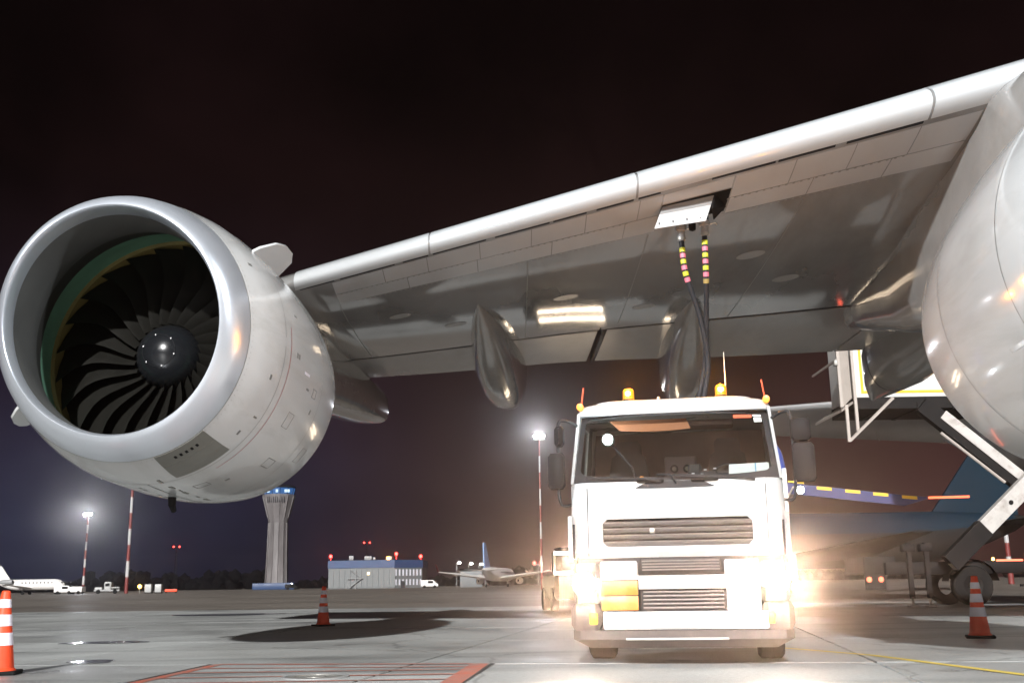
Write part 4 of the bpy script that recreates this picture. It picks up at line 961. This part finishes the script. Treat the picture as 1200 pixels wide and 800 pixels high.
obj('tail_light_board', MB().box(10.6, 11.22, 33.18, 33.22, .52, .98), 'dark', ld, smooth=False)
obj('amber_lamp', MB().lathe([(.07, 1.42), (.07, 1.52), (.0, 1.58)], (15.6, 33.2, 0), 'z', 12), 'orangeglow', ld)
obj('amber_lamp', MB().lathe([(.04, 1.33), (.04, 1.4), (.0, 1.43)], (14.55, 33.2, 0), 'z', 12), 'orangeglow', ld)
obj('red_strip', MB().box(14.6, 15.4, 33.08, 33.1, 1.30, 1.36), 'redstrip', ld, smooth=False)

#%%FAR
# ------------------------------------------------------------------ masts
def mast(label, loc, h, r, head, bands, name='floodlight_mast', cat='light mast', group='red and white banded masts'):
    t = thing(name, label, cat, loc, 0, group)
    for k in range(bands):
        z0, z1 = h*k/bands, h*(k+1)/bands
        rr = lambda z: r*(1-.35*z/h)
        obj('band', MB().lathe([(rr(z0), z0), (rr(z1), z1-.01)], n=12, cap0=(k == 0), cap1=True), 'mastr' if k % 2 == 0 else 'mastw', t)
    if head:
        hd = obj('lamp_frame', MB().bbox(-head, head, -.25, .25, h, h+.25, .05), 'grey', t)
        n = 5
        for k in range(n):
            x = -head+2*head*(k+.5)/n
            obj('floodlight', MB().bbox(x-head/n*.8, x+head/n*.8, -.5, -.2, h+.25, h+.25+head*.55, .06), 'grey', hd)
            obj('floodlight_lens', MB().box(x-head/n*.7, x+head/n*.7, -.53, -.51, h+.3, h+.2+head*.5), 'flood', hd, smooth=False)
    return t
mast('tall lit floodlight mast rising behind the small white jet', (-140.5, 355, 0), 24.6, .45, 1.4, 9)
mast('banded mast rising behind the engine, its top hidden by the nacelle', (-92.6, 260, 0), 34, .45, 1.5, 9)
mast('lit floodlight mast between the white airliner and the truck mirrors', (3.6, 150, 0), 20.6, .17, .8, 9)
mast('banded mast beyond the loader truck chassis at the right', (54.3, 120, 0), 7.4, .32, 0, 5)
for loc, p in (((-140.5, 353.6, 25.4), 7000), ((3.6, 148.8, 21.2), 3200)):
    a = bpy.data.lights.new('mast_flood', 'SPOT'); a.energy = p; a.color = (.9, .93, 1); a.spot_size = R(110); a.spot_blend = .6; a.shadow_soft_size = .5
    o = bpy.data.objects.new('mast_flood', a); COL.objects.link(o); o.location = loc; o.rotation_euler = (Vector((0, 0, 0))-Vector(loc)).to_track_quat('-Z', 'Y').to_euler()
def radio(label, loc, h):
    t = thing('radio_mast', label, 'radio mast', loc, 0, 'distant radio masts')
    m = MB()
    for a in range(3):
        an = 2*math.pi*a/3; m.tube([(1.2*math.cos(an), 1.2*math.sin(an), 0), (.3*math.cos(an), .3*math.sin(an), h)], .09, 5)
    for k in range(12):
        z = h*k/12; q = 1.2-.9*k/12
        for a in range(3):
            an, an2 = 2*math.pi*a/3, 2*math.pi*(a+1)/3
            m.tube([(q*math.cos(an), q*math.sin(an), z), ((q-.08)*math.cos(an2), (q-.08)*math.sin(an2), z+h/12)], .05, 4)
    obj('lattice', m, 'dark', t)
    obj('crossarm', MB().box(-1.8, 1.8, -.1, .1, h-.3, h), 'dark', t, smooth=False)
    for x in (-1.6, -.1, 1.6)[::2]: obj('obstruction_light', MB().lathe([(.0, h), (.45, h+.1), (.45, h+.7), (.0, h+.9)], (x, 0, 0), 'z', 10), 'red_l', t)
radio('faint mast with two red lights left of the control tower', (-187.3, 600, 0), 23.2)
radio('faint mast with two red lights above the blue topped building', (-82, 600, 0), 23.8)

# ------------------------------------------------------------------ control tower
tw = thing('control_tower', 'tall grey control tower with flared top and blue lit glass cab', 'control tower', (-98.6, 450, 0))
def octo(r, z, n=12): return [(r*math.cos(2*math.pi*(k+.5)/n), r*math.sin(2*math.pi*(k+.5)/n), z) for k in range(n)]
obj('base', MB().bbox(-8.5, 8.5, -6, 6, 0, 2.6, .2), 'wallb', tw)
shaft = obj('shaft', MB().quad_strip([octo(4.6, 0), octo(4.1, 14), octo(3.9, 27)], True, True, True), 'tower', tw, smooth=False)
flare = obj('flared_top', MB().quad_strip([octo(3.9, 27.0), octo(4.3, 29), octo(6.7, 38.0), octo(6.8, 38.6)], True, False, True), 'tower', tw, smooth=False)
for k in range(12):
    a = 2*math.pi*(k+.5)/12; c, s = math.cos(a), math.sin(a)
    if s < .35:
        obj('shaft_rib', MB().tube([(4.62*c, 4.62*s, 0), (4.12*c, 4.12*s, 14), (3.93*c, 3.93*s, 27)], .22, 5), 'tower', tw)
        obj('flare_rib', MB().tube([(4.35*c, 4.35*s, 29), (6.75*c, 6.75*s, 38)], .16, 5), 'tower', tw)
for k in range(9):
    x = -3.5+k*.85; y = -math.sqrt(max(.1, 6.35**2-x*x))*.97
    obj('louvre', MB().box(x-.13, x+.13, y-.25, y+.1, 35.2, 37.6), 'gap', tw, smooth=False)
gl = obj('glass_cab', MB().quad_strip([octo(6.0, 38.6), octo(6.6, 41.2)], True, True, True), 'towerglass', tw, smooth=False)
for k in range(12):
    a = 2*math.pi*(k+.5)/12; c, s = math.cos(a), math.sin(a)
    if s < .5: obj('mullion', MB().tube([(6.03*c, 6.03*s, 38.6), (6.63*c, 6.63*s, 41.2)], .13, 5), 'dark', gl)
for x in (-3.2, .4, 3.9, 5.0): obj('bright_window', MB().box(x-.5, x+.5, -6.55+abs(x)*.22, -6.4+abs(x)*.22, 39.2, 40.4), 'towerlit', gl, smooth=False)
obj('roof', MB().quad_strip([octo(6.9, 41.2), octo(7.0, 41.9), octo(5.5, 42.5)], True, True, True), 'dark', tw, smooth=False)

# ------------------------------------------------------------------ building
bd_ = thing('terminal_building', 'low grey panelled building with blue top band and red roof lights', 'building', (-49, 392, 0), 0)
obj('wall', MB().plate([(-16.2, -12, 0), (6.8, -12.6, 0), (15.8, -4, 0), (15.8, 18, 0), (-16.2, 18, 0)], (0, 0, 7.0)), 'wallg', bd_, smooth=False)
obj('blue_fascia', MB().plate([(-16.4, -12.25, 7.0), (6.9, -12.85, 7.0), (16.05, -4.1, 7.0), (16.05, 18, 7.0), (-16.4, 18, 7.0)], (0, 0, 2.6)), 'wallb', bd_, smooth=False)
obj('roof', MB().plate([(-16, -12, 9.6), (6.8, -12.5, 9.6), (15.7, -4, 9.6), (15.7, 18, 9.6), (-16, 18, 9.6)], (0, 0, .12)), 'dark', bd_, smooth=False)
for k in range(12):
    x = -15.2+k*1.95; obj('wall_panel', MB().box(x-.9, x+.9, -12.28-.026*(x+16), -11.9, .3, 6.6), 'wallg', bd_, smooth=False)
for k in range(8):
    t = (k+.5)/8; x, y = 6.8+9*t, -12.6+8.6*t
    obj('window_strip', MB().beam((x, y, 1.0), (x, y, 3.0), .55, .2, (.69, -.72, 0)), 'conew', bd_); obj('window_strip', MB().beam((x, y, 4.2), (x, y, 6.4), .55, .2, (.69, -.72, 0)), 'conew', bd_)
stair = obj('outside_stair', MB().beam((-8.6, -13, .3), (-4.6, -13, 3.4), .9, .15).beam((-4.6, -13.2, 3.4), (-8.6, -13.2, 6.6), .9, .15).box(-9.4, -4, -13.4, -12.6, 3.3, 3.5).box(-6.6, -6.45, -13.5, -13.35, 0, 7), 'grey', bd_, smooth=False)
for x0, x1, h in ((-9.6, -8.0, 1.6), (-4.2, -1.6, 1.4), (-1.2, -.3, 1.0), (4.2, 5.6, 1.2)): obj('roof_unit', MB().bbox(x0, x1, -9, -7.4, 9.7, 9.7+h, .1), 'grey', bd_)
for x, y, z in ((-15.6, -11.5, 10.6), (7.2, -10, 11.2), (15.2, -3.6, 10.4)): obj('obstruction_light', MB().lathe([(.06, 9.65), (.06, z), (.5, z+.1), (.5, z+.9), (0, z+1.1)], (x, y, 0), 'z', 10), 'red_l', bd_)
obj('roof_flood', MB().bbox(4.0, 5.2, -12.2, -11.4, 9.75, 10.7, .1), 'orangeglow', bd_)
obj('wall_lamp', MB().bbox(-2.6, -1.7, -12.9, -12.6, 4.6, 5.6, .1), 'winlit', bd_)
obj('door', MB().box(9.0, 10.0, -10.9, -10.2, 0, 2.4), 'trim', bd_, smooth=False)

# ------------------------------------------------------------------ other aircraft
def plane(label, loc, rz, L_, dia, body, tail, kind, name='airliner', sc_wing=1.0):
    t = thing(name, label, 'aircraft', loc, rz)
    r = dia/2; zc = r+dia*.42
    prof = [(-.5, .02, .0), (-.495, .25, -.12), (-.47, .6, -.1), (-.43, .86, -.04), (-.37, 1, 0), (.18, 1, 0), (.28, .9, .1), (.38, .62, .32), (.46, .32, .55), (.5, .08, .7)]
    fr_ = [[(r*q*math.cos(2*math.pi*k/20), L_*y, zc+r*dz+r*q*math.sin(2*math.pi*k/20)) for k in range(20)] for y, q, dz in prof]
    f = obj('fuselage', MB().quad_strip(fr_, True, True, True), body, t)
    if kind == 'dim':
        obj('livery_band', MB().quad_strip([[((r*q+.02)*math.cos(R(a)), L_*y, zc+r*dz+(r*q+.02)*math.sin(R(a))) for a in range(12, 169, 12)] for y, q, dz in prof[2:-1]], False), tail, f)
    span = L_*.46*sc_wing
    for s in (-1, 1):
        w = obj('wing', surf((s*r*.6, -.08*L_, zc-r*.6), (s*span, .10*L_, zc-r*.6+span*.12), (s*r*.6, .12*L_, zc-r*.6), (s*span, .145*L_, zc-r*.6+span*.12), .11 if kind != 'winglet' else .2), body, t)
        if kind == 'winglet':
            obj('winglet', MB().plate([(s*span, .10*L_, zc-r*.6+span*.12), (s*(span+.5), .15*L_, zc-r*.6+span*.12+2.3), (s*(span+.5), .175*L_, zc-r*.6+span*.12+2.3), (s*span, .15*L_, zc-r*.6+span*.12)], (.08, 0, 0)), 'mastr', w, smooth=False)
        hz = zc+r*.5 if kind != 'ttail' else zc+r+L_*.185
        y0 = .38 if kind != 'ttail' else .46
        obj('tailplane', surf((s*.2, y0*L_, hz), (s*L_*.16, (y0+.07)*L_, hz+.3), (s*.2, (y0+.1)*L_, hz), (s*L_*.16, (y0+.105)*L_, hz+.3), .1), body, t)
        if kind == 'winglet':
            c = (s*span*.36, -.06*L_, zc-r*.6-r*.35); rr = r*.48
            e = obj('engine', MB().lathe([(rr*.8, -1.6), (rr, -1.2), (rr, .8), (rr*.7, 1.8), (rr*.4, 2.2)], c, 'y', 16), body, t)
            obj('engine_hub', MB().lathe([(0, -.9), (rr*.8, -.8)], c, 'y', 14), 'dark', e)
        elif kind == 'ttail':
            c = (s*(r+.55), .27*L_, zc+r*.55)
            e = obj('engine', MB().lathe([(.45, -1.6), (.62, -1.2), (.62, .8), (.42, 1.8)], c, 'y', 16), 'grey', t)
            obj('engine_stub', MB().box(min(s*r*.7, s*(r+.2)), max(s*r*.7, s*(r+.2)), .25*L_, .30*L_, zc+r*.45, zc+r*.6), body, e, smooth=False)
    fh = L_*.19 if kind != 'dim' else L_*.2
    fin = [(0, .27*L_, zc+r*.85), (0, .42*L_, zc+r*.85+fh), (0, .49*L_, zc+r*.85+fh), (0, .47*L_, zc+r*.6)]
    obj('tail_fin', MB().plate([(x-.14, y, z) for x, y, z in fin], (.28, 0, 0)), tail, t, smooth=False)
    for x, y in ((-.0, -.38*L_), (-.09*L_, (.04 if kind != 'dim' else -.07)*L_), (.09*L_, (.04 if kind != 'dim' else -.07)*L_)):
        g_ = obj('landing_gear', MB().tube([(x, y, zc-r*.5), (x, y, .4)], .12, 6), 'grey', t)
        obj('tyre', MB().lathe([(.15, -.2), (.42, -.2), (.42, .2), (.15, .2)], (x, y, .42), 'x', 14, True, True), 'rubber', g_)
    wn = MB()
    for s in (-1, 1):
        for k in range(int(L_*.5/1.0)):
            y = -.36*L_+k*1.0
            if kind != 'dim': wn.box(min(s*(r-.05), s*(r*.975+.03)), max(s*(r-.05), s*(r*.975+.03)), y, y+.3, zc+r*.2, zc+r*.2+.36)
    if kind != 'dim': struct(obj('cabin_window_row', wn, 'hole', t, smooth=False), 'stuff')
    ck = obj('cockpit_window', MB().box(-r*.5, r*.5, -.4805*L_, -.455*L_, zc+r*.18, zc+r*.42), 'hole', t, smooth=False)
    return t
plane('small white jet with a T tail parked at the far left', (-124.6, 280, 0), R(84), 19, 2.7, 'jetw', 'jetw', 'ttail', 'regional_jet', .9)
plane('distant white airliner with a pale blue fin, seen from behind', (-5.2, 318, 0), R(168), 36, 3.9, 'jetw', 'tailblue', 'winglet', 'airliner')
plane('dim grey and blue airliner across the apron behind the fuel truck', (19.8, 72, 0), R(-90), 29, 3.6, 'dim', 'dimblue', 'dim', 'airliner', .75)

# masts added out of view behind the camera to brighten both engines
def added_mast(label, loc, aim, power, size):
    t = mast(label, loc, 17.5, .3, 1.7, 9, group='added floodlight masts out of view')
    a = bpy.data.lights.new('added_flood', 'SPOT'); a.energy = power; a.color = (.9, .95, 1.0); a.spot_size = R(size); a.spot_blend = .6; a.shadow_soft_size = .8
    o = bpy.data.objects.new('added_flood', a); COL.objects.link(o); o.parent = t; dv = Vector(aim)-Vector((loc[0], loc[1], 18.3))
    dn = dv.normalized(); o.location = (dn.x*1.4, dn.y*1.4, 18.3+dn.z*1.4); o.rotation_euler = dn.to_track_quat('-Z', 'Y').to_euler()
    t.rotation_euler = (0, 0, 0)
added_mast('added floodlight mast, out of view to the right behind the camera', (30, -12, 0), (-4.0, 14.5, 3.9), 26000, 15)
added_mast('added floodlight mast, out of view to the left behind the camera', (-34, -6, 0), (5.9, 11.0, 3.8), 46000, 22)

# ------------------------------------------------------------------ small far vehicles and lamps
def van(label, loc, rz, L_, h, col, name='service_vehicle', cat='service vehicle', light=None):
    t = thing(name, label, cat, loc, rz)
    rg = [[(x, y, z) for y, z in ((-.9, .5), (-.9, h*.55), (-.75, h*.95), (.75, h*.95), (.9, h*.55), (.9, .5))] for x in (-L_/2, L_*.22)]
    rg += [[(L_*.38, y, z) for y, z in ((-.85, .5), (-.85, h*.5), (-.7, h*.6), (.7, h*.6), (.85, h*.5), (.85, .5))], [(L_/2, y, z) for y, z in ((-.8, .5), (-.8, h*.42), (-.65, h*.48), (.65, h*.48), (.8, h*.42), (.8, .5))]]
    obj('body', MB().quad_strip(rg, True, True, True), col, t)
    obj('side_window', MB().box(-L_*.1, L_*.2, -.92, -.84, h*.58, h*.85), 'hole', t, smooth=False)
    for x in (-L_*.3, L_*.3):
        for y in (-.9, .9): obj('wheel', MB().lathe([(.2, -.12), (.4, -.12), (.4, .12), (.2, .12)], (x, y, .4), 'y', 14, True, True), 'rubber', t)
    if light: obj('roof_beacon', MB().lathe([(.16, h*.95), (.16, h*.95+.3), (0, h*.95+.4)], (0, 0, 0), 'z', 10), light, t)
    return t
def bed(label, loc, rz):
    t = thing('flatbed_truck', label, 'flatbed truck', loc, rz)
    obj('cab', MB().bbox(-.4, 1.2, -1, 1, .7, 2.7, .2), 'mastw', t); obj('cab_window', MB().box(-.1, .9, -1.03, -.98, 1.7, 2.4), 'hole', t, smooth=False)
    obj('deck', MB().box(-2.6, 3.2, -1.1, 1.1, .6, .95), 'grey', t, smooth=False); obj('rail', MB().box(1.3, 3.2, -1.1, -1.04, 1.3, 1.5), 'mastw', t, smooth=False)
    obj('rear_box', MB().bbox(-2.5, -.8, -1, 1, .95, 1.5, .1), 'mastw', t)
    for x in (-1.6, 2.2): obj('wheel', MB().lathe([(.2, -.15), (.5, -.15), (.5, .15), (.2, .15)], (x, -1, .5), 'y', 14, True, True), 'rubber', t)
    return t
bed('pale flatbed service truck parked between the two masts at far left', (-95, 254, 0), R(4))
van('white tow tractor nosed against the small jet', (-109, 271, 0), R(170), 4.2, 1.9, 'jetw', 'tow_tractor', 'tow tractor')
van('white van standing behind the small jet nose', (-113.5, 275, 0), R(10), 4.6, 2.2, 'jetw', 'van', 'van')
van('white van parked beside the distant airliner wing', (-25.3, 320, 0), R(10), 5, 2.4, 'jetw', 'van', 'van')
van('dark car with a white roof light beside the control tower', (-82, 400, 0), R(5), 4.6, 2.0, 'dark', 'car', 'car', 'street')
for x, lab in ((-83.9, 'white upright container right of the orange lamp, the left one of the pair'), (-81.6, 'white upright container of the pair, farther from the orange lamp')):
    t = thing('container', lab, 'container', (x, 250, 0), 0, 'white containers beside the banded mast')
    obj('box', MB().bbox(-.75, .75, -.7, .7, .2, 2.0, .1), 'mastw', t); obj('skid', MB().box(-.75, .75, -.7, .7, 0, .2), 'dark', t, smooth=False)
t = thing('work_light', 'glowing orange lamp on a low stand beside white containers', 'lamp', (-86.0, 250, 0)); obj('stand', MB().tube([(0, 0, 0), (0, 0, 1.2)], .08, 6), 'grey', t); obj('lamp', MB().lathe([(.0, 1.1), (.4, 1.3), (.4, 1.8), (0, 2.0)], (0, 0, 0), 'z', 12), 'orangeglow', t)
t = thing('barrier', 'low orange barrier on the ground right of the white containers', 'barrier', (-78.8, 250, 0)); obj('board', MB().bbox(-1.4, 1.4, -.1, .1, .25, .85, .05), 'cone', t)
for x in (-1.1, 1.1): obj('foot', MB().box(x-.1, x+.1, -.3, .3, 0, .26), 'dark', t, smooth=False)
POLES = (('leftmost of the four far street lamps beside the airliner', -21.6, 8.3), ('second far street lamp from the left, above the airliner wing', -17.2, 7.9), ('third far street lamp from the left', -13.5, 7.6), ('far street lamp nearest the airliner fin', -11.2, 7.2))
lp0 = None
for lab, x, h in POLES:
    t = thing('street_lamp', lab, 'street lamp', (x, 400, 0), 0, 'street lamps beyond the airliner')
    obj('pole', MB().tube([(0, 0, 0), (0, 0, h), (.9, -.3, h+.3)], .13, 6), 'grey', t); obj('lamp_head', MB().lathe([(.0, h), (.55, h+.1), (.6, h+.5), (0, h+.8)], (1.0, -.4, 0), 'z', 12), 'street', t)
t = thing('added_tug', 'added low dark tug with two glowing light strips just left of the fuel truck', 'service tug', (1.95, 33.5, 0), R(6))
obj('body', MB().bbox(-.75, 1.4, 0, 3.2, .35, 1.1, .12), 'dark', t); obj('cab', MB().bbox(-.6, 1.25, .5, 1.9, 1.1, 1.95, .15), 'dark', t)
M['strip'] = emis('warm_light_strip_lit', (1, .78, .55), 14)
for z in (1.12, 1.72): obj('light_strip', MB().bbox(-.7, 1.35, .38, .46, z, z+.09, .02), 'strip', t)  # added strips standing for a light smear; they give the wing's twin streak
obj('strip_frame', MB().box(-.72, -.66, .46, .52, 1.05, 1.85).box(1.3, 1.36, .46, .52, 1.05, 1.85), 'grey', t, smooth=False)
for x in (-.7, 1.35):
    for y in (.6, 2.6): obj('wheel', MB().lathe([(.15, -.1), (.36, -.1), (.36, .1), (.15, .1)], (x, y, .36), 'x', 16, True, True), 'rubber', t)
# a low shed behind the airliner
t = thing('shed', 'small pale shed behind the distant airliner wing', 'shed', (-14, 345, 0)); obj('wall', MB().bbox(-3.5, 3.5, -2, 2, 0, 5, .05), 'wallg', t); obj('roof', MB().plate([(-3.8, -2.3, 5), (3.8, -2.3, 5), (3.8, 2.3, 5.6), (-3.8, 2.3, 5.6)], (0, 0, .2)), 'dark', t, smooth=False)
t = thing('light_pole', 'dark pole with two red lamps behind the distant airliner body', 'light pole', (7.2, 345, 0)); obj('pole', MB().tube([(0, 0, 0), (0, 0, 7.0)], .15, 6), 'grey', t)
for x in (-1.2, .9): obj('red_lamp', MB().lathe([(0, 6.7), (.45, 6.9), (.45, 7.4), (0, 7.6)], (x, 0, 0), 'z', 10), 'red_l', t)
obj('lamp_bar', MB().box(-1.4, 1.2, -.08, .08, 6.5, 6.7), 'grey', t, smooth=False)

# ------------------------------------------------------------------ far wood
tr = MB(); q = random.Random(21)
ico = bmesh.new(); bmesh.ops.create_icosphere(ico, subdivisions=1, radius=1); iv = [v.co.copy() for v in ico.verts]; iff = [tuple(v.index for v in f.verts) for f in ico.faces]; ico.free()
for i in range(520):
    x = q.uniform(-480, 520); y = 720+q.uniform(-30, 60); h = 5+4*math.sin(x*.021)+3*math.sin(x*.07+1)+q.uniform(-2, 3)
    for k in range(3):
        sx, sz = q.uniform(2.5, 5), q.uniform(2.2, 4.6); c = Vector((x+q.uniform(-3, 3), y+q.uniform(-3, 3), max(sz*.6, h*(k+1)/3-sz*.5))); b = len(tr.v)
        tr.v += [(c.x+v.x*sx*q.uniform(.75, 1.25), c.y+v.y*sx, c.z+v.z*sz*q.uniform(.75, 1.25)) for v in iv]; tr.f += [tuple(b+j for j in f) for f in iff]
struct(obj('far_wood', tr, 'tree', smooth=False), 'stuff')

# ------------------------------------------------------------------ thin haze added to give the lamps their glow
hz = struct(obj('haze', MB().box(-910, 910, -70, 1610, -1.03, 47), 'hole', smooth=False), 'stuff')
hm = bpy.data.materials.new('haze'); hm.use_nodes = True; t = hm.node_tree; t.nodes.clear()
ho = t.nodes.new('ShaderNodeOutputMaterial'); hv = t.nodes.new('ShaderNodeVolumePrincipled')
hv.inputs['Color'].default_value = (.9, .88, .86, 1); hv.inputs['Density'].default_value = .00065; hv.inputs['Anisotropy'].default_value = .95
t.links.new(hv.outputs[0], ho.inputs['Volume']); hz.data.materials.clear(); hz.data.materials.append(hm)
